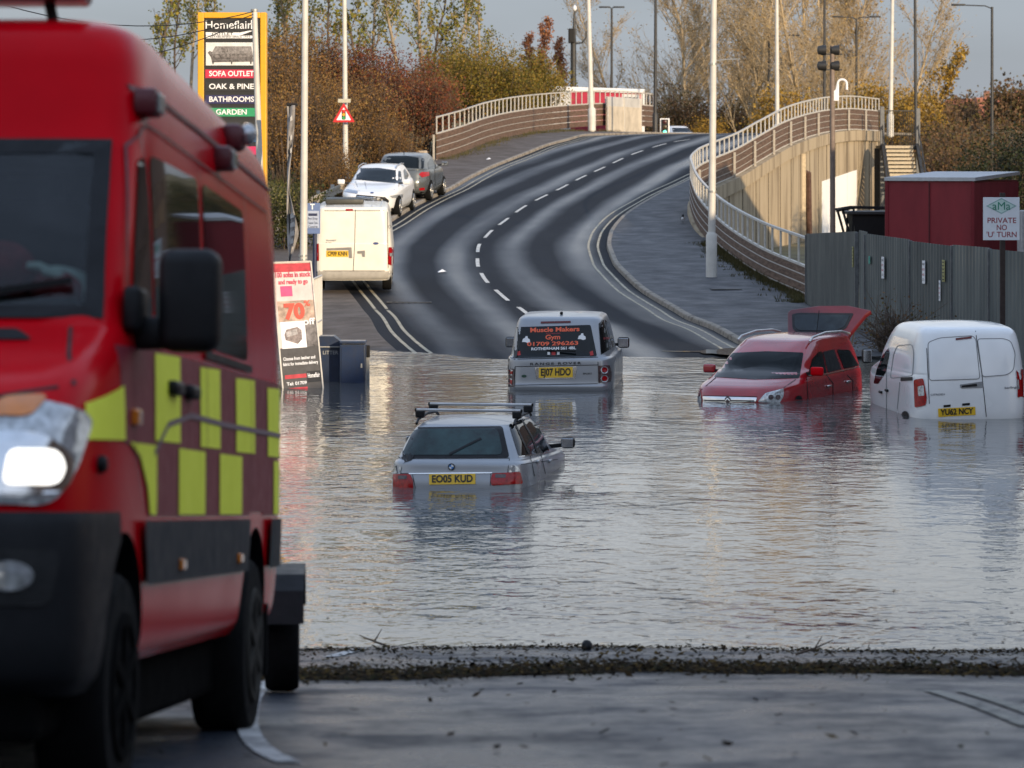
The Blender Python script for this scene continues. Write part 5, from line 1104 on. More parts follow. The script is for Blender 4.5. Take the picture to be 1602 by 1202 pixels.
# floodlight mast by the wall
d = 100.; r, h, dx = pole('floodlight_mast', 'floodlight mast with four black lamps and a white swan neck camera', 'mast', 1303, d, .3, ZP(72, d), .085, .07, mat('brown_grey_pole', (.20, .15, .12), .6), 1302)
for z, n in ((h-.15, 0), (h-.62, 1)):
    MB().beam((-.35, 0, z-.10), (.28, 0, z-.10), .05, .04).build('cross_bar', M_dkpole, r)
    for x in (-.27, .12):
        mb = MB(); q = mat('floodlight_black', (.02, .02, .02), .5); mb.lathe([(.05, -.20), (.13, -.17), (.15, -.02), (.155, .06), (.13, .07)], (x, 0, z+.02), 'x' if n == 0 else 'x', 18); o = mb.build('floodlight', q, r, smooth=40)
mb = MB(); z = ZP(150, d)-.3; mb.tube([(.06, 0, z)]+[(.16+.14*cos(a)*-1+.12, 0, z+.35+.14*sin(a)) for a in [i*pi/8 for i in range(9)]]+[(.42, 0, z+.18)], .035, 8); mb.tube([(.14, 0, z-.02), (.14, 0, z+.35)], .045, 8); o = mb.build('camera_arm', M_wtext, r, smooth=40)
MB().bbox((.10, 0, z), (.16, .14, .32), .02).build('junction_box', M_wtext, r)
# furniture outlet pylon
d = 80.; s = F/d; c0 = P(364, 20, d); zb = zroad(-6, 80)-.1
r = thing('pylon_sign', 'tall yellow framed furniture outlet pylon sign with coloured panels', 'sign', (c0.x, d, zb)); Ht = c0.z-zb
M_pyl = mat('amber_yellow_frame', (.72, .36, .01), .45, var=.06); M_sbk = mat('sign_black', (.022, .022, .022), .4)
mb = MB()
for x in (-.75, .75): mb.bbox((x, 0, Ht/2), (.15, .40, Ht), .02)
mb.bbox((0, 0, Ht-.07), (1.36, .40, .14), .02); mb.build('frame', M_pyl, r)
MB().box((0, 0, Ht/2), (1.36, .30, Ht-.2)).build('panel_back', M_sbk, r)
fz = lambda py: ZP(py, d)-zb
fx = lambda px: (px-364)/s
def SF(px, py, off=.155): return lambda u, v: Vector((fx(px)+u, -off, fz(py)+v))
mb = MB(); mb.text('Homeflair', 18/s, SF(358, 40, .170), 0, .004, fit=72/s); mb.box((fx(396), -.165, fz(39)), (5/s, .01, 14/s)); mb.build('lettering', M_wtext, r)
mb = MB(); mb.prism([(fx(323), fz(57)), (fx(372), fz(57)), (fx(396), fz(49)), (fx(396), fz(58)), (fx(394), fz(52)), (fx(374), fz(60)), (fx(323), fz(60))][:2]+[(fx(380), fz(55)), (fx(396), fz(49)), (fx(392), fz(48.5)), (fx(376), fz(51.5)), (fx(323), fz(51))], lambda u, v, t: Vector((u, t, v)), -.16, -.168)
mb.box((fx(361), -.163, fz(58.5)), (76/s, .01, 4.2/s)); w = mb.build('white_swoosh', M_wtext, r)
mb = MB(); mb.text('OUTLET', 6/s, SF(349, 53.8, .174), 0, .01, fit=33/s); mb.text('ESTABLISHED SINCE 1973', 4/s, SF(361, 58.5, .174), 0, .0, fit=62/s); mb.build('small_lettering', M_ink, w)
pic = MB().bbox((fx(361), -.16, fz(85)), (76/s, .012, 36/s), .004).build('sofa_picture', mat('picture_white', (.72, .72, .70), .4), r)
M_sofa = mat('sofa_grey', (.16, .145, .14), .8, var=.4, vs=14); mb = MB()
fs_ = lambda pts, a, m: mb.prism([(fx(x), fz(y)) for x, y in pts], lambda u, v, t: Vector((u, t, v)), -.168-a*.002, -.171-a*.002, m)
fs_([(326, 83), (329, 80), (333, 82), (335, 90), (396, 90), (398, 97), (333, 98), (331, 90)], 0, 0); fs_([(333, 82), (338, 73), (394, 73), (396, 84), (392, 90), (336, 90)], 1, 1)
for x in (337, 347, 358, 370, 382): fs_(rpoly([(x, 74), (x+9.5, 73), (x+11, 82), (x+1, 83)], 1.5), 2, 1 if x != 347 else 2)
fs_([(333, 85), (396, 84), (397, 90), (333, 91)], 3, 2)
for x in (333, 362, 392): fs_([(x, 97), (x+2.5, 97), (x+2, 101), (x+.6, 101)], 0, 3)
mb.build('sofa_print', [M_sofa, mat('sofa_cushion', (.30, .28, .27), .8, var=.3, vs=14), mat('sofa_light', (.22, .2, .19), .8, var=.4, vs=20), M_ink], pic)
bars = [('SOFA OUTLET', 116, (.55, .03, .07)), ('OAK & PINE', 136, None), ('BATHROOMS', 156, (.03, .03, .10)), ('GARDEN', 176, (.03, .30, .13)), ('', 196, None), ('TRESSES', 215.5, (.03, .13, .30)), ('SALON', 236, (.55, .03, .12)), ('SHOWROOM', 256, None), ('', 276, (.12, .02, .03)), ('', 298, None)]
for k, (t_, y, col) in enumerate(bars):
    b_ = MB().bbox((fx(363), -.160, fz(y)), (82/s, .014, 13.5/s), .003).build('name_panel', mat('panel_colour_%d' % k, col or (.03, .03, .03), .4), r)
    if t_: mb = MB(); mb.text(t_, 11.5/s, SF(363, y, .172), 0, .02, fit=min(70, 8*len(t_))/s); mb.build('lettering', M_wtext, b_)
mb = MB(); q = mb.blob((fx(386), -.165, fz(196)), (.09, .01, .09)); mb.build('picture_print', M_sofa, r)
# leaning pole with overhead cables
d = 76.; zb = zroad(-5.5, 76)-.1; tp = Vector(((398-405.+(-9))/F*d*0+(398-CX)/F*d, d, ZP(18, d))); bs = Vector(((416-CX)/F*d, d, zb))
r = thing('cable_pole', 'leaning pale pole in front of the pylon sign, overhead cables at its top', 'pole', bs)
MB().tube([(0, 0, -.1), tp-bs], [.085, .065], 14).build('column', M_pale, r, smooth=40); MB().tube([tp-bs, tp-bs+Vector((0, 0, .05))], .085, 14).build('cap', M_galv, r)
for k, (py, nm, sag) in enumerate(((-14, 'highest', .5), (12, 'middle', .6), (88, 'lowest', .5))):
    e = P(-60, py, 66); pts = [tp.lerp(e, i/16)+Vector((0, 0, -sag*4*(i/16)*(1-i/16)-.06*k)) for i in range(17)]
    o = MB().tube([p-tp for p in pts], .011, 5).build('overhead_cable', M_black, smooth=60); o.location = tp; tag(o, '%s of the three thin black cables running left from the pole top' % nm, 'cable')
# feather flag
d = 74.6; zb = zroad(-5, 74.6)-.05; b0 = Vector(((453-CX)/F*d, d, zb)); r = thing('feather_flag', 'tall twisted grey feather flag with faded white lettering beside the lamp post', 'flag', b0); s = F/d
MB().tube([(0, 0, -.1), (0, 0, ZP(300, d)-zb), (.01, 0, ZP(164, d)-zb)], [.022, .018, .012], 8).build('pole', M_dkpole, r); MB().bbox((.06, 0, ZP(164, d)-zb), (.24, .05, .06), .015).build('top_cap', M_black, r)
edge = [(165, 449, 462), (200, 449.5, 460.5), (240, 449, 457), (270, 449, 453.5), (295, 449, 452.5), (320, 448.5, 458), (345, 448.5, 464), (365, 449, 467), (385, 450, 462), (400, 451, 457), (412, 452, 454)]
mb = MB(); n = 40; k_ = 6
for j in range(n+1):
    y = 165+(412-165)*j/n; a = pchip([e[0] for e in edge], [e[1] for e in edge], y); b = pchip([e[0] for e in edge], [e[2] for e in edge], y)
    for i in range(k_+1): mb.v.append(((a+(b-a)*i/k_-453)/s, .05*sin(j*.45+i*.9)-.02-.12*(1-abs(y-288)/124)*(i/k_-.5), ZP(y, d)-zb))
mb.f = [(j*(k_+1)+i, j*(k_+1)+i+1, (j+1)*(k_+1)+i+1, (j+1)*(k_+1)+i) for j in range(n) for i in range(k_)]; mb.m = [0]*len(mb.f)
fl_ = mb.build('cloth', mat('grey_flag_cloth', (.36, .34, .33), .8, var=.35, vs=5, streak=(1, 1, .3)), r, smooth=180); sm = fl_.modifiers.new('thick', 'SOLIDIFY'); sm.thickness = .004
mb = MB()
for y, wd in ((186, 3.5), (216, 3), (236, 2.5), (338, 6), (352, 8), (366, 7), (378, 5)): mb.prism([((454.5-453)/s, ZP(y, d)-zb-.06), ((454.5-453+wd)/s, ZP(y, d)-zb-.03), ((454.5-453+wd*.8)/s, ZP(y, d)-zb+.08), ((454.5-453)/s, ZP(y, d)-zb+.03)], lambda u, v, t: Vector((u, t, v)), -.10, -.104)
mb.build('faded_print', mat('faded_white_print', (.5, .49, .47), .8), fl_)
r3 = thing('feather_flag', 'drooping grey banner cloth slumped at the foot of the lamp post', 'flag', Vector(((462-CX)/F*75.6, 75.6, zroad(-5, 75.6)-.05)))
MB().tube([(-.1, 0, 0), (-.16, 0, .9), (-.1, 0, 1.25)], .015, 6).build('pole', M_dkpole, r3)
mb = MB(); mb.prism([(-.38, .35), (-.30, .72), (-.05, 1.02), (.15, 1.10), (.28, .9), (.34, .35), (.1, .28)], lambda u, v, t: Vector((u, t+.04*sin(v*9+u*5), v)), -.01, .01); mb.build('cloth', mat('grey_flag_cloth', (0, 0, 0)), r3)
MB().prism([(.10, .42), (.26, .62), (.22, .68), (.05, .48)], lambda u, v, t: Vector((u, t, v)), -.05, -.054).build('faded_print', mat('dark_print', (.04, .045, .03), .8), r3)
# blue bus stop flag
d = 73.5; s = F/d; zb = zroad(-4.4, 73.5)-.05; r = thing('bus_stop_sign', 'blue and white bus stop sign on a navy post beside the cream van', 'sign', Vector(((491-CX)/F*d, d, zb)))
M_navy = mat('navy_paint', (.015, .025, .07), .4); MB().tube([(.02, 0, -.1), (.02, 0, ZP(316, d)-zb)], .045, 10).build('post', M_navy, r, smooth=40)
z0, z1 = ZP(366, d)-zb, ZP(318, d)-zb; pn = MB().bbox((-.02, -.05, (z0+z1)/2), (23/s, .03, z1-z0), .008).build('panel', mat('stop_blue', (.13, .19, .36), .4, var=.1), r)
MB().box((-.02, -.068, z0+(z1-z0)*.47), (20/s, .004, (z1-z0)*.56)).build('white_field', mat('pale_blue_white', (.40, .46, .58), .5), pn)
mb = MB(); f_ = lambda px, py: (lambda u, v: Vector(((px-491)/s+u, -.073, ZP(py, d)-zb+v)))
mb.text('T', 12/s, f_(489, 324), 0, .03); mb.build('lettering', M_wtext, pn)
mb = MB(); mb.bbox((-.02, -.073, ZP(336, d)-zb), (14/s, .004, 4/s), .002, seg=1)
for y, t_ in ((342, 'Bus Stop'), (349, 'Towards Town'), (355, 'Centre')): mb.text(t_, 5/s, f_(489.5, y), 0, .01, fit=15/s)
mb.build('small_lettering', mat('navy_ink', (.02, .03, .08), .5), pn)
# triangular warning sign on the lamp post
d = 130.7; s = F/d; r = thing('warning_sign', 'red bordered triangle sign showing a traffic signal, fixed to a lamp post', 'sign', P(538, 178, d)); r.location.y -= .13
def tri(k): return rpoly([(-17.5*k/s, (-13.5*k+ (1-k)*-4)/s), (17.5*k/s, (-13.5*k+(1-k)*-4)/s), (0, (17*k+(1-k)*-4)/s)], 2.2/s*k)
pn = MB().prism(tri(1.), lambda u, v, t: Vector((u, t, v)), 0, .02).build('panel', mat('sign_red', (.60, .02, .025), .35), r)
MB().prism(tri(.66), lambda u, v, t: Vector((u, t, v)), -.005, -.001).build('white_field', M_wtext, pn)
mb = MB(); mb.prism(rpoly([(-3.2/s, -9.5/s), (3.2/s, -9.5/s), (3.2/s, 6/s), (-3.2/s, 6/s)], 2/s), lambda u, v, t: Vector((u, t, v)), -.009, -.006); mb.build('signal_outline', M_ink, pn)
mb = MB()
for k, y in enumerate((3.6, -1.6, -6.8)): mb.prism([(2.4/s*cos(2*pi*i/14), (y+2.4*sin(2*pi*i/14))/s) for i in range(14)], lambda u, v, t: Vector((u, t, v)), -.013, -.010, k)
mb.build('signal_discs', [mat('disc_red', (.6, .02, .02), .4), mat('disc_amber', (.7, .35, .02), .4), mat('disc_green', (.02, .35, .08), .4)], pn)
MB().bbox((.02, .06, 20/s), (20/s, .04, 6/s), .01).build('back_plate', mat('cream_plate', (.5, .47, .36), .5), r); MB().bbox((0, .08, 0), (.1, .1, .08), .01).build('clamp', M_galv, r)
# private road sign
d = 64.; s = F/d; zb = -.3; r = thing('private_sign', 'white private no U turn sign on a brown post in front of the grey fence', 'sign', Vector(((1569-CX)/F*d, d, zb)))
MB().bbox((0, .05, (ZP(302, d)-zb)/2), (.10, .08, ZP(302, d)-zb), .008).build('post', mat('dark_brown_post', (.03, .018, .015), .7), r)
pn = MB().bbox(((1566.5-1569)/s, 0, ZP(342.5, d)-zb), (57/s, .02, 67/s), .004).build('panel', mat('sign_white', (.66, .70, .74), .4, var=.04), r)
f_ = lambda px, py, o=.013: (lambda u, v: Vector(((px-1569)/s+u, -o, ZP(py, d)-zb+v)))
mb = MB()
for t_, y, wd in (('PRIVATE', 345.5, 45), ('NO', 356.5, 16), ("'U' TURN", 367.5, 47)): mb.text(t_, 12/s, f_(1567, y), 0, .012, fit=wd/s)
mb.build('red_lettering', mat('dark_red_ink', (.28, .03, .05), .5), pn)
mb = MB(); mb.text('aMa', 18/s, f_(1566.5, 323, .018), 0, .0, fit=28/s); mb.build('green_lettering', mat('green_ink', (.02, .22, .15), .5), pn)
mb = MB(); q = f_(1566.5, 322.5, .014); R1 = [(-24/s, 0), (0, 12.5/s), (24/s, 0), (0, -12.5/s)]; R2 = [(x*.86, y*.86) for x, y in R1]
mb.add([q(*p) for p in R1+R2], [(i, (i+1) % 4, (i+1) % 4+4, i+4) for i in range(4)], 0); q = f_(1566.5, 322.5, .012); mb.add([q(*p) for p in R2], [(0, 1, 2, 3)], 1); mb.build('diamond_emblem', [mat('grey_green_ink', (.25, .42, .40), .5), mat('pale_green_ink', (.50, .66, .62), .5)], pn, fixn=False)
# traffic signal at the crest
d = 204.; s = F/d; r = thing('traffic_light', 'traffic light showing green at the crest of the bridge', 'traffic light', P(1040, 222, d))
MB().tube([(0, .1, -.4), (0, .1, 24/s)], .06, 10).build('post', M_dkpole, r); hd = MB().bbox((0, 0, 23/s), (15/s, .05, 27/s), .02).build('backing_board', M_wtext, r)
MB().bbox((0, -.06, 23/s), (10.5/s, .12, 24/s), .02).build('signal_head', M_black, r)
for k, y in enumerate((31, 23, 15)): MB().lathe([(.005, -.02), (3.0/s, 0), (3.0/s, .03)], (0, -.13, y/s), 'y', 16).build('signal_lens', [mat('unlit_red', (.05, .006, .006), .3), mat('unlit_amber', (.05, .03, .006), .3), mat('lit_green', (.1, .75, .5), .3, emit=1.6)][k], r)
# billboard behind the bridge
a, b = P(864, 162, 206), P(1004, 156, 214); t = (b-a); L_ = hypot(t.x, t.y); r = thing('billboard', 'white framed red billboard standing behind the left bridge parapet', 'billboard', (a.x, a.y, 3), atan2(t.y, t.x)); hb, ht = 2.6, ZP(141, 210)-3
MB().box((L_/2, .06, (hb+ht)/2), (L_, .12, ht-hb)).build('panel', mat('poster_red', (.42, .03, .06), .5, var=.2, vs=.7), r)
mb = MB(); mb.bbox((L_/2, 0, ht), (L_+.3, .3, .28), .04); mb.bbox((L_/2, 0, hb), (L_+.3, .3, .2), .04)
for x in (0, L_): mb.bbox((x, 0, (hb+ht)/2), (.28, .3, ht-hb+.2), .04)
mb.build('frame', M_white, r)
mb = MB(); mb.box((L_*.87, -.01, ht-.8), (L_*.20, .02, 1.2)); mb.box((L_*.64, -.01, ht-.6), (L_*.1, .02, .3)); mb.box((L_*.10, -.01, (ht+hb)/2), (L_*.19, .02, ht-hb-.2)); w = mb.build('pale_print', mat('poster_white', (.62, .62, .62), .5), r)
mb = MB()
for k in range(4): mb.box((L_*.87, -.03, ht-.45-k*.25), (L_*.15, .02, .09))
mb.build('dark_print', M_ink, w)
for x in (.5, L_-.5): MB().tube([(x, .3, -3), (x, .3, ht)], .1, 8).build('leg', M_dkpole, r)
# pale end panel in the left parapet
a, b = P(943, 205, 196.3), P(995, 208, 203); t = b-a; L_ = hypot(t.x, t.y); r = thing('parapet_panel', 'pale cream solid panel closing the end of the left bridge parapet', 'panel', (a.x, a.y, a.z-.1), atan2(t.y, t.x))
mb = MB(); mb.bbox((L_*.5, -.25, .78), (L_, .12, 1.6), .02); mb.build('lower_panel', mat('cream_panel', (.60, .52, .40), .6, var=.15, vs=1.2), r); MB().bbox((L_*.5, -.25, 1.68), (L_, .10, .9), .02).build('upper_panel', mat('frosted_panel', (.60, .58, .54), .3, var=.12, vs=1), r)
for x in (0, L_*.48, L_): MB().bbox((x, -.32, 1.05), (.1, .08, 2.15), .01).build('post', M_rail, r)
# ------------------------------------------------------------------ things standing in the water on the left
pts = [P(425, 411.5, 60), P(486, 409.5, 60.1), P(505.5, 610, 59.2), P(443, 616, 59.1)]
r = thing('advertising_banner', 'leaning sofa sale banner board standing in the flood edge', 'banner', pts[3]); q = [p-pts[3] for p in pts]
nr = (q[1]-q[3]).cross(q[2]-q[0]).normalized(); nr = nr if nr.y < 0 else -nr
def bl(u, v, o=0.): return (q[0]*(1-u)+q[1]*u)*(1-v)+(q[3]*(1-u)+q[2]*u)*v+nr*o      # u across, v down
def rect(mb, u0, v0, u1, v1, o, mi=0): n_ = 1; mb.add([bl(u0, v0, o), bl(u1, v0, o), bl(u1, v1, o), bl(u0, v1, o)], [(0, 1, 2, 3)], mi)
mb = MB(); c8 = [bl(u, v, o) for o in (-.04, .0) for u, v in ((0, 0), (1, 0), (1, 1), (0, 1))]; mb.add(c8, [(0, 1, 2, 3), (4, 5, 6, 7), (0, 1, 5, 4), (1, 2, 6, 5), (2, 3, 7, 6), (3, 0, 4, 7)]); pn = mb.build('panel', mat('banner_pink_white', (.72, .56, .52), .5, var=.12, vs=3), r)
mb = MB()
for (u0, v0), (u1, v1) in (((0, 0), (1, 0)), ((1, 0), (1, 1)), ((0, 1), (0, 0))): mb.beam(bl(u0, v0, .01), bl(u1, v1, .01), .025, .03)
mb.build('frame', M_rail, r)
mb = MB(); rect(mb, .02, .01, .98, .075, .004); rect(mb, .16, .185, .46, .265, .006, 1); rect(mb, .02, .66, .98, .99, .004, 2); rect(mb, .08, .865, .62, .895, .008, 3); rect(mb, .08, .965, .62, .99, .008, 3); rect(mb, .05, .30, .98, .46, .004, 5); rect(mb, .55, .46, .98, .66, .004, 6); rect(mb, .08, .46, .70, .665, .007, 4); rect(mb, .63, .85, .97, .935, .008, 7)
mb.build('colour_blocks', [mat('banner_red', (.50, .04, .05), .5, var=.2), mat('banner_pink', (.62, .08, .20), .5), mat('banner_dark', (.07, .065, .06), .5, var=.15), mat('banner_red', (0, 0, 0)), M_wtext, mat('banner_tan', (.55, .40, .30), .6, var=.4, vs=5), mat('banner_grey', (.22, .20, .19), .6, var=.4, vs=6), M_ink], pn, fixn=False)
wq = (q[1]-q[0]).length; hq = (q[3]-q[0]).length
def bt(mb, t_, u, v, hgt, wd, mi=0, o=.012, bold=.02): mb.text(t_, hgt*hq, lambda a, b: bl(u+a/wq, v-b/hq, o), mi, bold, fit=wd*wq)
mb = MB(); bt(mb, '70', .46, .39, .16, .52, 0, .014, .05); bt(mb, '%', .80, .33, .06, .16, 0, .014); mb.build('red_lettering', mat('banner_orange_red', (.62, .09, .05), .5), pn)
mb = MB(); bt(mb, '100 sofas in stock', .5, .10, .055, .90, 0, .012, .03); bt(mb, 'and ready to go', .5, .155, .05, .75, 0, .012, .03); mb.build('pink_lettering', mat('banner_deep_pink', (.55, .06, .10), .5), pn)
mb = MB(); bt(mb, 'off', .80, .47, .07, .30); bt(mb, 'Choose from leather and', .48, .745, .035, .80); bt(mb, 'fabric for immediate delivery', .50, .785, .035, .88); bt(mb, 'Homeflair', .80, .885, .05, .30, 0, .016); bt(mb, 'Tel: 01709', .36, .935, .035, .50); mb.build('white_lettering', M_wtext, pn)
mb = MB()
for k, (uv_, m_) in enumerate(((((.16, .56), (.22, .52), (.50, .505), (.60, .53), (.60, .60), (.48, .635), (.18, .60)), 0), (((.20, .54), (.48, .52), (.50, .56), (.22, .58)), 1))):
    vs = [bl(u, v, .010+k*.003) for u, v in uv_]; mb.add(vs, [tuple(range(len(vs)))], m_)
mb.build('sofa_print', [mat('print_sofa', (.30, .25, .23), .7, var=.3, vs=20), mat('print_cushion', (.45, .42, .40), .7, var=.3, vs=20)], pn, fixn=False)
MB().tube([bl(.1, .98, -.03), bl(.1, .2, -.5)], .02, 6).build('prop_leg', M_dkpole, r)
# crowd barrier end behind the banner
g = P(490, 600, 61.2); r = thing('crowd_barrier', 'pale tubular crowd barrier standing behind the sofa banner', 'barrier', (g.x, g.y, -.35), radians(89)); mb = MB(); zt = ZP(437, 61.2)+.35
for z in (.25, zt*.62, zt): mb.tube([(-.02, 0, z), (2.0, 0, z)], .021, 8)
for x in (-.02, 2.0): mb.tube([(x, 0, 0), (x, 0, zt)], .021, 8)
mb.build('frame', M_pale, r, smooth=40); mb = MB()
for k in range(14): mb.tube([(.12+k*.135, 0, .25), (.12+k*.135, 0, zt)], .009, 6)
mb.build('infill_bars', M_pale, r, smooth=40); MB().beam((.1, -.3, .02), (.1, .3, .02), .05, .03).beam((1.8, -.3, .02), (1.8, .3, .02), .05, .03).build('foot', M_galv, r)
M_bin = mat('navy_bin', (.012, .026, .062), .4, var=.15, coat=.2)
d = 61.; s = F/d; z0 = -.32
b0 = P(514, 600, d); r = thing('litter_bin', 'navy hooded litter bin with lettering on its front', 'litter bin', (b0.x, d, z0)); zt = ZP(543, d)-z0
MB().bbox((0, .2, zt/2), (38/s, .45, zt), .02).build('body', M_bin, r)
mb = MB(); mb.prism([(-22/s, zt), (22/s, zt), (20/s, zt+8/s), (8/s, zt+17/s), (-14/s, zt+17/s), (-21/s, zt+8/s)], lambda u, v, t: Vector((u, t, v)), -.06, .46); mb.build('hood', M_bin, r)
MB().box((0, -.065, zt+.005), (44/s, .02, .02)).build('rim', M_galv, r)
mb = MB(); mb.text('LITTER', 8/s, lambda u, v: Vector((u+3/s, -.030, zt-9/s+v)), 0, .01, fit=24/s); mb.build('lettering', mat('pale_bin_ink', (.35, .36, .36), .5), r)
MB().box((19.5/s, -.03, zt*.45), (.02, .02, zt*.9)).build('edge_strip', M_pale, r)
b0 = P(551.5, 600, d-.4); r = thing('litter_bin', 'plain navy box bin in the water, right of the hooded bin', 'litter bin', (b0.x, d-.4, z0)); zt = ZP(536, d-.4)-z0
MB().bbox((0, .22, zt/2-.02), (40/s, .45, zt-.04), .015).build('body', M_bin, r); MB().bbox((0, .22, zt), (41/s, .48, .05), .015).build('lid', M_bin, r); MB().box((.0, -.008, zt*.55), (34/s, .012, zt*.75)).build('door', mat('navy_bin_door', (.014, .03, .075), .35, var=.12), r); MB().box((14/s, -.02, zt*.6), (.03, .02, .08)).build('lock', M_galv, r)
b0 = P(574.5, 600, d+.5); r = thing('utility_post', 'short grey post with a dark cap beside the plain navy bin', 'post', (b0.x, d+.5, z0)); zt = ZP(540, d+.5)-z0
MB().bbox((0, 0, zt*.4), (.085, .085, zt*.8), .01).build('shaft', M_galv, r); MB().bbox((0, 0, zt*.88), (.10, .10, zt*.24), .015).build('cap', M_black, r)
# car just over the crest, magpie on the path
c = Car('parked_car', 'white car almost hidden beyond the crest beside the traffic light', (10.9, 231, terrain(10.9, 231)+.15), (.3, -1, 0), [
    (.22, .1, 4.2, .82, 5, 4, 0, 0), (.5, 0, 4.3, .9, 5, 4, 0, 0), (.85, .05, 4.2, .89, 5, 4, -.05, 0), (1.0, .12, 3.3, .82, 6, 4.5, 0, 0), (1.38, .6, 2.5, .64, 6, 4.5, 0, .02), (1.46, .8, 2.2, .52, 6, 4.5, 0, .02)], M_white)
c.patch('windscreen', rpoly([(-.72, 1.04), (.72, 1.04), (.60, 1.36), (-.60, 1.36)], .05), M_glass, 'F', off=.006); c.patch('rear_window', rpoly([(-.7, 1.05), (.7, 1.05), (.6, 1.36), (-.6, 1.36)], .05), M_glass, 'B', off=.006)
for x in (.8, 3.4):
    for y in (.8, -.8): c.wheel(x, y, .31, .2)
g = A(1068, 115); z = pathzr(g.x, 115); mb = MB(); sc = 1.35
for c_, r_, m_ in (((0, 0, .13), (.055, .09, .06), 0), ((0, -.05, .12), (.045, .05, .05), 1), ((.0, -.085, .20), (.035, .04, .035), 0), ((.035, .01, .14), (.03, .06, .035), 1)): mb.blob(tuple(k*sc for k in c_), tuple(k*sc for k in r_), m_)
mb.beam((0, .06*sc, .12*sc), (0, .26*sc, .10*sc), .04, .015); mb.tube([(0, -.12*sc, .20*sc), (0, -.165*sc, .19*sc)], [.012, .003], 6)
for x in (-.02, .02): mb.tube([(x, 0, .09), (x, 0, 0)], .005, 5)
o = mb.build('magpie', [M_ink, M_wtext], smooth=60); o.location = (g.x, 115, z); tag(o, 'black and white magpie standing on the right footpath by the parapet', 'bird')
# ------------------------------------------------------------------ vegetation
def leafquad(v, f, p, s, rn, asp=1.6):
    a = Vector((rn.gauss(0, 1), rn.gauss(0, 1), rn.gauss(0, 1))).normalized(); b = a.orthogonal().normalized(); b = (Matrix.Rotation(rn.random()*6.28, 3, a) @ b); o = len(v); c = a.cross(b)*s*.5/asp*1.2; b = b*s*.5
    v += [tuple(p-b), tuple(p+c), tuple(p+b), tuple(p-c)]; f.append((o, o+1, o+2, o+3))
def grow(seed, h, spread, r0, up=.5, n1=16, n2=7, n3=5, start=.25, lean=.0, stems=1, twig=.9):
    """tapered trunk with limbs and twigs; returns the wood and the twig points"""
    rn = random.Random(seed); W = MB(); tips = []
    def limb(p, d, L_, r, lev, n, seg):
        pts = [p.copy()]; k = max(2, n)
        for i in range(k):
            d = (d+Vector((rn.gauss(0, .13), rn.gauss(0, .13), rn.gauss(0, .08)+up*.10*(lev > 0)))).normalized(); pts.append(pts[-1]+d*(L_/k))
        rs = [max(.004, r*(1-.82*i/k)) for i in range(k+1)]
        W.tube(pts, rs, seg, cap=False)
        return pts, rs
    for sidx in range(stems):
        base = Vector((rn.gauss(0, .12), rn.gauss(0, .12), -.2)) if stems > 1 else Vector((0, 0, -.2))
        d0 = Vector((rn.gauss(0, .05+.15*(stems > 1))+lean, rn.gauss(0, .05+.15*(stems > 1)), 1)).normalized()
        hh = h*rn.uniform(.8, 1) if stems > 1 else h
        T, R = limb(base, d0, hh, r0, 0, 9, 8)
        for i in range(n1):
            t = start+(1-start)*(i+rn.random())/n1; k = min(8, int(t*9)); fr_ = t*9-k
            p = T[k].lerp(T[k+1], min(1, fr_)); a = rn.random()*6.28
            L1 = spread*(1.05-t*.75)*rn.uniform(.7, 1.15); d = Vector((cos(a), sin(a), up*2*rn.uniform(.6, 1.3)))
            B, RB = limb(p, d.normalized(), L1, R[k]*.5, 1, 5, 5)
            for j in range(n2):
                tb = .25+.75*(j+rn.random())/n2; kb = min(4, int(tb*5)); pb = B[kb].lerp(B[kb+1], tb*5-kb); dd = (B[kb+1]-B[kb]).normalized()
                d2 = (dd+Vector((rn.gauss(0, .55), rn.gauss(0, .55), rn.gauss(0, .4)+up*.5))).normalized(); L2 = L1*.42*rn.uniform(.6, 1.2)
                C, RC = limb(pb, d2, L2, max(.010, RB[kb]*.5), 2, 3, 4)
                tips += C[1:]
                for q in range(n3):
                    tc_ = .2+.8*rn.random(); kc = min(2, int(tc_*3)); pc = C[kc].lerp(C[kc+1], tc_*3-kc)
                    d3 = ((C[kc+1]-C[kc]).normalized()+Vector((rn.gauss(0, .6), rn.gauss(0, .6), rn.gauss(0, .4)+up*.4))).normalized()
                    e = pc+d3*L2*.45*rn.uniform(.5, 1.2)*twig; m_ = pc.lerp(e, .55)+Vector((rn.gauss(0, .03), rn.gauss(0, .03), 0)); W.tube([pc, m_, e], [.011, .008, .004], 3, cap=False); tips += [m_, e]
    return W, tips, rn
def tree(name, label, cat, loc, wood, tips, rn, m_wood, m_leaf, dens, ls, jit=.12, group=None, rz=0, keep=None):
    r = thing(name, label, cat, loc, rz, group); wood.build('trunk', m_wood, r, fixn=False, smooth=180); v, f = [], []
    for p in tips:
        if keep and not keep(p): continue
        k = dens; k = int(k)+(rn.random() < k-int(k))
        for _ in range(k): leafquad(v, f, p+Vector((rn.gauss(0, jit), rn.gauss(0, jit), rn.gauss(0, jit))), ls*rn.uniform(.7, 1.3), rn)
    mb = MB(); mb.v = v; mb.f = f; mb.m = [0]*len(f); mb.build('crown', m_leaf, r, fixn=False); return r
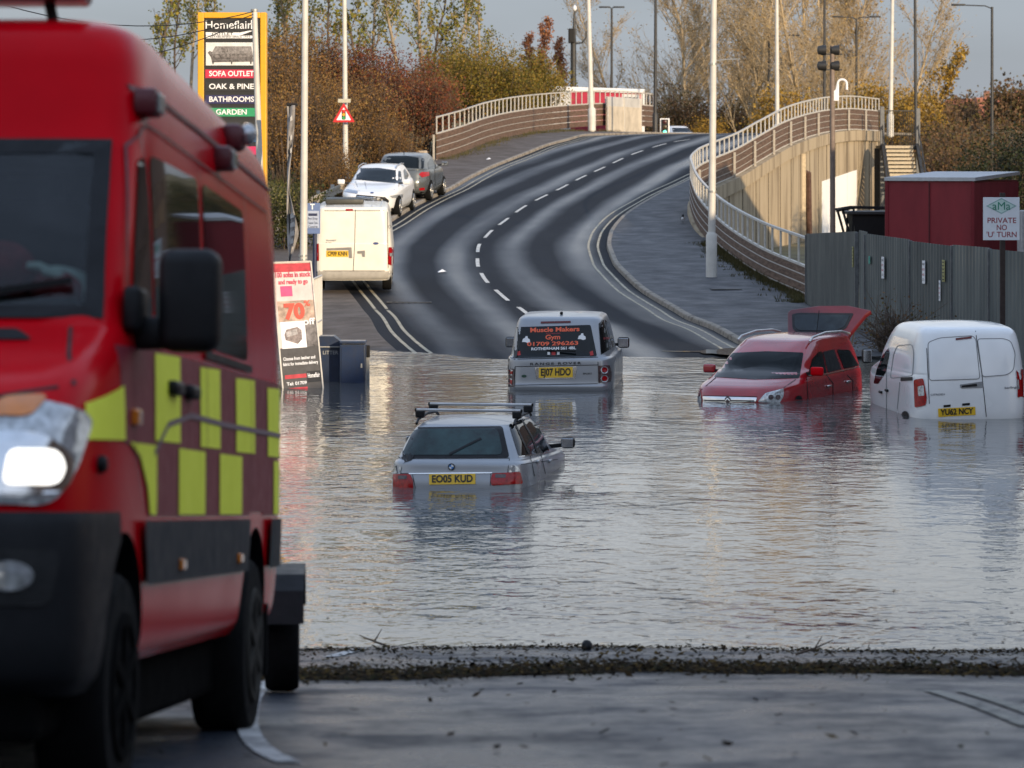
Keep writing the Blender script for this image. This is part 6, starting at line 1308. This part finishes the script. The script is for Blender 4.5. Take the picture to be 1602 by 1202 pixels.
def bush(name, label, cat, loc, seed, w_, d_, h, m_wood, m_leaf, n, ls, group=None, clump=.30, stems=60, rz=0):
    rn = random.Random(seed); r = thing(name, label, cat, loc, rz, group); W = MB(); v, f = [], []; cl = []
    for i in range(stems):
        a = rn.random()*6.28; k = sqrt(rn.random()); hz = h*(1-.45*k*k)*rn.uniform(.75, 1.12); e = Vector((cos(a)*k*w_/2, sin(a)*k*d_/2, hz)); b = Vector((e.x*.55, e.y*.55, -.3)); m_ = b.lerp(e, .55)+Vector((rn.gauss(0, .12), rn.gauss(0, .12), 0))
        W.tube([b, m_, e], [.03, .02, .005], 4, cap=False)
        for q in range(7):
            t = rn.uniform(.3, 1); p = b.lerp(m_, t/.55) if t < .55 else m_.lerp(e, (t-.55)/.45); g = p+Vector((rn.gauss(0, .35), rn.gauss(0, .35), rn.gauss(.25, .25))); W.tube([p, g], [.011, .004], 3, cap=False); cl.append(g)
    for i in range(n):
        c_ = rn.choice(cl); leafquad(v, f, c_+Vector((rn.gauss(0, clump), rn.gauss(0, clump), rn.gauss(0, clump*.8))), ls*rn.uniform(.6, 1.4), rn)
    W.build('branches', m_wood, r, fixn=False, smooth=180); mb = MB(); mb.v = v; mb.f = f; mb.m = [0]*len(f); mb.build('crown', m_leaf, r, fixn=False); return r
L_birch = leafmat('birch_leaves', [(.20, .19, .03), (.26, .22, .04), (.14, .15, .03), (.30, .23, .05), (.10, .11, .03)])
L_gold = leafmat('golden_leaves', [(.34, .20, .03), (.28, .16, .03), (.40, .26, .05), (.20, .13, .03)])
L_olive = leafmat('olive_autumn_leaves', [(.18, .15, .025), (.24, .17, .03), (.12, .11, .02), (.28, .17, .03), (.15, .10, .02)])
L_rust = leafmat('rust_red_leaves', [(.17, .045, .022), (.22, .065, .028), (.12, .04, .022), (.17, .085, .03), (.10, .05, .025)])
L_brown = leafmat('brown_scrub_leaves', [(.20, .105, .035), (.25, .13, .04), (.13, .075, .03), (.28, .17, .05), (.11, .065, .028)])
L_dark = leafmat('dark_evergreen_leaves', [(.020, .028, .012), (.03, .038, .015), (.015, .02, .01), (.04, .04, .016)], trans=.1)
L_tan = leafmat('tan_leaves', [(.32, .22, .10), (.38, .27, .13), (.26, .17, .08), (.40, .28, .10)])
L_hedge = leafmat('dull_brown_hedge', [(.13, .075, .04), (.17, .10, .05), (.09, .06, .03), (.11, .085, .03)])
L_green = leafmat('verge_green', [(.07, .085, .02), (.11, .11, .03), (.05, .06, .02)])
gz = lambda px, d: Vector(((px-CX)/F*d, d, terrain((px-CX)/F*d, d)))
# slender yellow green trees at the upper left
W, T, rn = grow(11, 13.5, 2.6, .13, .75, 22, 6, 4, .22); t1_ = tree('birch_tree', 'tall slender yellowing tree rising behind the olive bushes, right of the signal warning', 'tree', gz(655, 200), W, T, rn, M_bark, L_birch, .9, .20, .16, 'slender yellowing trees on the left bank')
W, T, rn = grow(12, 14.5, 2.3, .12, .8, 24, 6, 4, .25); t2_ = tree('birch_tree', 'tallest of the pale stemmed trees left of the bridge', 'tree', gz(628, 192), W, T, rn, M_bark, L_birch, 1.0, .19, .16, 'slender yellowing trees on the left bank')
W, T, rn = grow(13, 11, 1.9, .09, .8, 20, 6, 4, .2); t3_ = tree('birch_tree', 'thin sparse tree directly above the warning triangle', 'tree', gz(520, 185), W, T, rn, M_bark2, L_birch, .7, .20, .16, 'slender yellowing trees on the left bank')
GL = [(700, 206, t2_, 'slender yellowing tree over the left end of the bridge railing', 1.0, 2.), (745, 212, t1_, 'yellowing tree rising over the golden brown bush on the bank', .92, 1.), (590, 205, t1_, 'yellowing tree between the warning triangle and the tallest pale trees', 1.0, 4.), (450, 190, t2_, 'pale stemmed tree just right of the pylon sign', .95, .6), (485, 200, t1_, 'yellowing tree behind the thick pale lamp post', .9, 5.), (425, 215, t3_, 'small yellowing tree behind the distant lamp by the pylon', 1.1, 3.), (295, 200, t2_, 'yellow tree rising left of the pylon sign', .98, 3.6), (330, 215, t1_, 'yellowing tree standing behind the pylon sign', .95, 1.4), (238, 190, t3_, 'sparse grey green tree far left beneath the cables', 1.02, 2.2), (275, 212, t3_, 'low sparse tree just above the fire van roof', 1.05, .3), (672, 215, t3_, 'thin tree tucked behind the tallest pale trees', 1.25, .9), (565, 190, t3_, 'thin bare topped tree right beside the warning sign lamp post', 1.15, 4.4)]
for px, d, src, lb, sc, rz in GL: dup(src, gz(px, d), rz, lb, sc)
# rusty scrub on the left bank
BG = 'autumn scrub on the left bank'
b1 = bush('scrub_bush', 'deep red leaved bush between warning sign and bridge parapet', 'bush', gz(640, 158), 21, 5.5, 4.5, 4.6, M_bark2, L_rust, 14000, .10, BG, .28, 90)
b2 = bush('scrub_bush', 'brown twiggy bush behind the white parked car', 'bush', gz(556, 146), 22, 4.6, 4, 4.3, M_bark2, L_brown, 11000, .09, BG, .30, 100)
b3 = bush('scrub_bush', 'golden brown bush above the left bridge railing', 'bush', gz(760, 196), 23, 6.5, 5, 4.2, M_bark2, L_olive, 16000, .12, 'golden bushes behind the left railing', .32, 80)
for px, d, src, lb, sc, rz in ((590, 164, b1, 'red leaved bush left of the deep red one, behind the triangle sign', .98, 2.), (500, 140, b2, 'brown bush between the thick lamp post and the warning sign', .95, 1.), (455, 133, b2, 'orange brown bush beside the feather flag', .9, 4.), (432, 150, b2, 'brown bush against the right edge of the pylon sign', 1.05, 2.5), (530, 165, b1, 'red tinged bush behind the warning sign lamp post', .95, 4.), (470, 165, b2, 'tall brown bush behind the feather flag', 1.2, 5.), (670, 172, b2, 'brown bush at the foot of the left railing', .8, .4), (612, 143, b2, 'low brown scrub just behind the grey hatchback', .62, 5.2), (520, 128, b2, 'low golden scrub behind the guard rail by the warning sign post', .55, 3.)):
    dup(src, gz(px, d), rz, lb, sc)
for px, d, lb, sc, rz in ((700, 200, 'olive bush over the lower end of the left railing', .9, 1.), (810, 205, 'golden olive bush left of the camera column', 1.0, 2.4), (850, 215, 'olive bush nearest to the camera column', .85, 4.), (735, 214, 'tall golden bush behind the middle of the left railing', 1.15, 5.)): dup(b3, gz(px, d), rz, lb, sc)
b4 = bush('scrub_bush', 'dark green ivy bush at the foot of the feather flag', 'bush', gz(432, 104), 24, 2.6, 2.4, 2.3, M_bark2, leafmat('ivy_leaves', [(.05, .055, .018), (.08, .08, .025), (.035, .04, .015)]), 5000, .09, None, .22, 50)
for k, (px, d, h_, lb) in enumerate(((850, 262, 7.4, 'rust coloured pointed tree in the middle of three beyond the bridge'), (832, 270, 6.2, 'lowest rust coloured pointed tree beyond the golden bushes'), (882, 268, 5.8, 'rust coloured pointed tree nearest the camera column'))):
    W, T, rn = grow(40+k, h_, 1.25, .09, .6, 22, 5, 3, .1); r_ = tree('conifer_tree', lb, 'tree', gz(px, d)*1.0, W, T, rn, M_bark2, leafmat('rust_needles', [(.30, .13, .07), (.36, .17, .08), (.24, .10, .06)]), 1.6, .2, .15, 'rust coloured trees beyond the bridge'); r_.location.z = ZP({0: 175, 1: 172, 2: 175}[k], d)
# large bare trees on the right
W, T, rn = grow(61, 16.5, 6.2, .17, .62, 40, 11, 9, .12); q1 = tree('bare_tree', 'largest spreading bare tree in the centre behind the crest', 'tree', gz(1165, 245), W, T, rn, mat('tan_bark', (.44, .34, .21), .9, var=.15), L_tan, .20, .13, .25, 'bare autumn trees on the right')
W, T, rn = grow(62, 15.5, 5.4, .14, .75, 26, 11, 9, .12, stems=2); q2 = tree('bare_tree', 'twin stemmed bare tree with upright tan branches right of the pale lamp post', 'tree', gz(1265, 238), W, T, rn, mat('tan_bark', (0, 0, 0)), L_tan, .22, .13, .25, 'bare autumn trees on the right')
for px, d, src, lb, sc, rz in ((1065, 252, q1, 'dark bare tree leaning left behind the tall black column', 1.2, 2.2), (1120, 262, q2, 'bare tree directly behind the pale lamp post on the right footpath', 1.35, 1.), (1335, 246, q2, 'bare tan tree behind the two armed street lamp', 1.28, 4.), (1215, 262, q1, 'bare tree behind the pale lamp post left of the floodlights', 1.35, 5.), (1395, 255, q2, 'bare tan tree above the steel stairs', 1.2, 2.8), (1010, 270, q2, 'bare tree right of the small double headed street lamp', 1.15, 5.5), (1300, 268, q1, 'bare tree directly behind the floodlight mast', 1.3, 3.3)): dup(src, Vector(((px-CX)/F*d, d, 1.5)), rz, lb, sc)
q1.location.z = q2.location.z = 1.5; q1.scale = (1.25,)*3; q2.scale = (1.3,)*3
W, T, rn = grow(63, 9.5, 2.6, .13, .5, 20, 6, 5, .1); q3 = tree('autumn_tree', 'golden leaved tree at the right edge of the bare trees', 'tree', Vector(((1440-CX)/F*238, 238, 1.5)), W, T, rn, M_bark, L_gold, 1.5, .2, .22)
q3.scale = (1, 1, 1.2)
b5 = bush('golden_bush', 'bright golden bush under the bare trees beside the pale lamp post', 'bush', Vector(((1235-CX)/F*226, 226, 4.0)), 25, 5.5, 4.5, 5.0, M_bark2, L_gold, 9000, .18, 'golden bushes beyond the right parapet', .35, 80)
for px, d, z, lb, sc, rz in ((1365, 226, 4.4, 'golden bush above the far end of the right parapet', 1.0, 2.), (1420, 222, 4.2, 'golden bush behind the top of the steel stairs', .9, 4.), (1310, 232, 4.0, 'golden bush directly behind the floodlight mast', .85, 1.), (1108, 240, 4.2, 'small yellow bush just left of the right footpath lamp post', .62, 3.)): dup(b5, Vector(((px-CX)/F*d, d, z)), rz, lb, sc)
b6 = bush('hedge_bush', 'brown leafless hedge bush behind the traffic light', 'bush', Vector(((1070-CX)/F*248, 248, 4)), 26, 6, 4.5, 5.2, M_bark2, L_hedge, 7500, .17, 'brown hedge bushes', .36, 100)
for px, d, z, lb, sc, rz in ((1010, 250, 4, 'brown hedge bush behind the end of the left parapet', .72, 1.), (1135, 252, 4, 'brown hedge bush behind the right footpath lamp post', .9, 2.), (1180, 246, 3.6, 'brown hedge bush below the largest bare tree', .9, 5.), (1040, 262, 4, 'brown hedge bush beyond the tall black column', 1.1, 2.6), (1475, 212, .6, 'tall brown hedge bush right of the steel stairs', 1.2, 3.), (1520, 220, .8, 'brown hedge bush left of the tall right street lamp', 1.22, .5), (1575, 215, .8, 'brown hedge bush right of the tall right street lamp', 1.15, 4.), (1455, 190, .4, 'reddish low hedge bush beside the stair foot', .9, 1.8), (1500, 185, .4, 'brown hedge bush above the red cabin roof', .92, 5.6), (1290, 262, 3, 'brown hedge bush far behind the floodlight mast', 1.0, 2.), (1440, 235, 1, 'brown hedge bush behind the golden tree', 1.1, 1.2)):
    dup(b6, Vector(((px-CX)/F*d, d, z)), rz, lb, sc)
b7 = bush('evergreen_bush', 'large dark evergreen above the pale cabinet at the right edge', 'bush', Vector(((1590-CX)/F*142, 142, .3)), 27, 5.2, 4.5, 5.1, M_bark2, L_dark, 12000, .12, None, .26, 70)
dup(b7, Vector(((1535-CX)/F*150, 150, .3)), 2., 'dark evergreen bush just behind the red cabin roof', .72)
dup(b7, Vector(((1650-CX)/F*150, 150, .3)), 4., 'dark evergreen bush at the very right edge of the view', 1.05)
b8 = bush('dark_shrub', 'tangled dark dead shrub between the red car and the grey fence', 'bush', Vector(((1392-CX)/F*69, 69, -.1)), 28, .9, .7, 1.0, M_bark2, L_hedge, 500, .06, None, .12, 40)
# far houses and trees on the right horizon
M_tile = mat('orange_roof_tile', (.36, .13, .07), .8, var=.2)
def house(label, px, d, zb, w_, h, rh, rz):
    r = thing('house', label, 'house', Vector(((px-CX)/F*d, d, zb)), rz); D = 7
    MB().box((0, 0, h/2), (w_, D, h)).build('wall', mat('pale_house_render', (.5, .42, .34), .8, var=.1), r)
    rf = MB().prism([(-w_/2-.4, h), (w_/2+.4, h), (w_/2-.8, h+rh), (-w_/2+.8, h+rh)], lambda u, v, t: Vector((u, t*(1 if v < h+.1 else .05), v)), -D/2-.3, D/2+.3).build('roof', M_tile, r); MB().bbox((w_*.25, 0, h+rh+.3), (.8, .6, 1.4), .05).build('chimney', mat('chimney_brick', (.25, .12, .08), .9), rf)
    for x in (-w_*.28, w_*.28):
        f_ = MB().box((x, -D/2-.03, h*.55), (1.5, .06, 1.2)).build('window', M_white, r); MB().box((x, -D/2-.07, h*.55), (1.3, .03, 1.0)).build('pane', M_glass, f_)
house('distant house with an orange tiled roof right of the tall street lamp', 1568, 425, 5.2, 9, 4.2, 3.0, .3); house('distant small roofed house left of the tall street lamp', 1520, 440, 5.6, 8, 4.2, 2.8, -.2)
b9 = bush('round_tree', 'distant rounded dark tree above the hedge, left of the houses', 'tree', Vector(((1452-CX)/F*400, 400, 5)), 29, 8, 7, 7.5, M_bark2, L_hedge, 6000, .4, 'distant rounded trees', .7, 60)
for px, d, z, lb, sc in ((1500, 415, 5, 'distant rounded tree between the short street lamp and the houses', .95), (1590, 405, 5.2, 'distant rounded tree at the right edge beyond the houses', 1.15), (1545, 470, 6, 'distant rounded tree right behind the two houses', 1.0)): dup(b9, Vector(((px-CX)/F*d, d, z)), px, lb, sc)
# grass, weeds, fallen leaves
rn = random.Random(77)
def blades(name, spots, m):
    mb = MB()
    for p, h_, n, sp in spots:
        for _ in range(n):
            b = p+Vector((rn.gauss(0, sp), rn.gauss(0, sp), 0)); t_ = b+Vector((rn.gauss(0, .35)*h_, rn.gauss(0, .35)*h_, h_*rn.uniform(.5, 1.2))); s_ = Vector((.012, .006, 0)); o = len(mb.v); mb.v += [tuple(b-s_), tuple(b+s_), tuple(t_)]; mb.f.append((o, o+1, o+2)); mb.m.append(0)
    return tag(mb.build(name, m, fixn=False), kind='stuff')
L_grass = leafmat('dry_grass', [(.22, .19, .05), (.17, .17, .04), (.28, .22, .08), (.11, .12, .03)])
spots = []
for _ in range(2600):
    d = rn.uniform(88, 150); x = pathl(d)-.1-abs(rn.gauss(0, 2.2)); spots.append((Vector((x, d, terrain(x, d))), rn.uniform(.15, .5), 7, .15))
tag(blades('verge_grass', spots, L_grass), 'dry grass growing on the left verge')
spots = []
for _ in range(700):
    d = rn.uniform(84, 106); x = (parr(d) if d > 86 else fencex(d))-.05-abs(rn.gauss(0, .16))*(1+1.6*(rn.random() < .15)); spots.append((Vector((x, d, pathzr(x, d))), rn.uniform(.03, .18), 6, .08))
for _ in range(260):
    d = rn.uniform(152, 200); x = interp([(p.y, p.x) for p in LP3], d)+.1+abs(rn.gauss(0, .3)); spots.append((Vector((x, d, pathzl(x, d))), rn.uniform(.05, .22), 7, .12))
tag(blades('path_weeds', spots, leafmat('dull_weeds', [(.07, .065, .025), (.09, .075, .03), (.05, .05, .02), (.11, .09, .04)])), 'weeds and grass along the foot of the parapets')
for nm, lb in (('leaf_litter', 'band of dark leaves and twigs washed up along the flood edge'),):
    mb = MB(); v, f = mb.v, mb.f
    for _ in range(30000):
        x = rn.uniform(-3.2, 7); b_ = rn.random()
        if b_ < .76: d = 21.7+.3*sin(x*.9)+.2*sin(x*2.7)+rn.gauss(0, .40+.25*sin(x*3.7)**2)+.05*x
        elif b_ < .88: d = 26.7+.3*sin(x*1.3)+rn.gauss(0, .18)
        elif b_ < .991: d = rn.uniform(20.8, 27)
        else: d = rn.uniform(13, 22)
        p = Vector((x, d, zroad(x, d)+.022+abs(rn.gauss(0, .012))*(2. if b_ < .76 else 1))); a = rn.random()*6.28; s_ = rn.uniform(.008, .03)*(1.3 if b_ > .985 else 1); u = Vector((cos(a), sin(a), rn.gauss(0, .25)))*s_; w_ = Vector((-sin(a), cos(a), rn.gauss(0, .25)))*s_*.55
        o = len(v); v += [tuple(p-u), tuple(p+w_), tuple(p+u), tuple(p-w_)]; f.append((o, o+1, o+2, o+3))
    for _ in range(150):
        x = rn.uniform(-3.2, 7); d = (21.7+.3*sin(x*.9)+rn.gauss(0, .45)) if rn.random() < .75 else 26.7+rn.gauss(0, .2); p = Vector((x, d, zroad(x, d)+.03)); a = rn.gauss(0, .8); mb.tube([p, p+Vector((cos(a), sin(a), rn.gauss(.03, .06)))*rn.uniform(.06, .22)], .004, 4)
    for _ in range(90):
        x, d = rn.uniform(-3, 6), 27.4+abs(rn.gauss(0, 2.6)); s_ = rn.uniform(.012, .035); a = rn.random()*6.28; u = Vector((cos(a), sin(a), 0))*s_; w_ = Vector((-sin(a), cos(a), 0))*s_*.6; p = Vector((x, d, .006)); o = len(v); v += [tuple(p-u), tuple(p+w_), tuple(p+u), tuple(p-w_)]; f.append((o, o+1, o+2, o+3))
    mb.m = [0]*len(mb.f)
    o_ = len(v); mb2 = MB(); n_ = 120
    for i in range(n_+1):
        x = -3.4+11*i/n_; c_ = 21.7+.3*sin(x*.9)+.2*sin(x*2.7)+.05*x; a_, b_ = c_-.42-.12*sin(x*5.1)-.1*rn.random(), c_+.40+.14*sin(x*4.3+1)+.1*rn.random()
        for k_, y_ in enumerate((a_, (a_*2+b_)/3, (a_+b_*2)/3, b_)): mb2.v.append((x, y_, zroad(x, y_)+(.011 if k_ in (0, 3) else .03)))
    mb2.f = [(i*4+k, i*4+k+1, i*4+k+5, i*4+k+4) for i in range(n_) for k in range(3)]; mb2.m = [0]*len(mb2.f)
    structure('silt_band', mb2, mat('wet_silt', (.014, .011, .007), .95, var=.4, vs=9, bump=1., bs=25, spec=.04), fixn=False, smooth=180)
    tag(mb.build(nm, leafmat('wet_leaves', [(.026, .017, .009), (.018, .013, .008), (.036, .022, .010), (.012, .010, .007), (.07, .045, .014), (.022, .021, .010)], .9, 0., .04), fixn=False), lb, kind='stuff')
def twig(label, px, py, L_, a):
    g = G(px, py); o = thing('twig', label, 'twig', (g.x, g.y, zroad(g.x, g.y)+.02)); mb = MB(); mb.tube([(0, 0, 0), (cos(a)*L_*.5, sin(a)*L_*.3, .06*L_+.02), (cos(a)*L_, sin(a)*L_, .25*L_)], [.012, .009, .004], 6); mb.tube([(cos(a)*L_*.5, sin(a)*L_*.3, .06*L_+.02), (cos(a)*L_*.5+.06, .05, .14)], [.007, .003], 5); mb.build('stick', M_bark2, o)
twig('dark twig sticking up at the water edge on the right', 1245, 1026, .35, .5); twig('short twig lying at the water edge left of centre', 610, 1018, .3, 2.6)
g = G(918, 1021); o = thing('stone', 'dark lump of stone at the water edge in the centre', 'stone', (g.x, g.y, zroad(g.x, g.y)+.02)); MB().blob((0, 0, .02), (.045, .04, .05), 0, 2, .3, rn).build('rock', M_black, o)
for px, py, lb in ((692, 428, 'small white scrap of litter lying on the road right of the cream van'), (765, 253, 'white scrap of litter on the left footpath below the railing')):
    g = G(px, py, 60); z = zroad(g.x, g.y)+.02 if px < 700 else pathzl(g.x, g.y)+.01; o = MB().add([(-.12, -.1, 0), (.1, -.12, .03), (.13, .1, .01), (-.02, .14, .07), (-.13, .08, .02), (0, 0, .09)], [(0, 1, 5), (1, 2, 5), (2, 3, 5), (3, 4, 5), (4, 0, 5)]).build('litter_scrap', M_wtext); o.location = (g.x, g.y, z); tag(o, lb, 'litter')
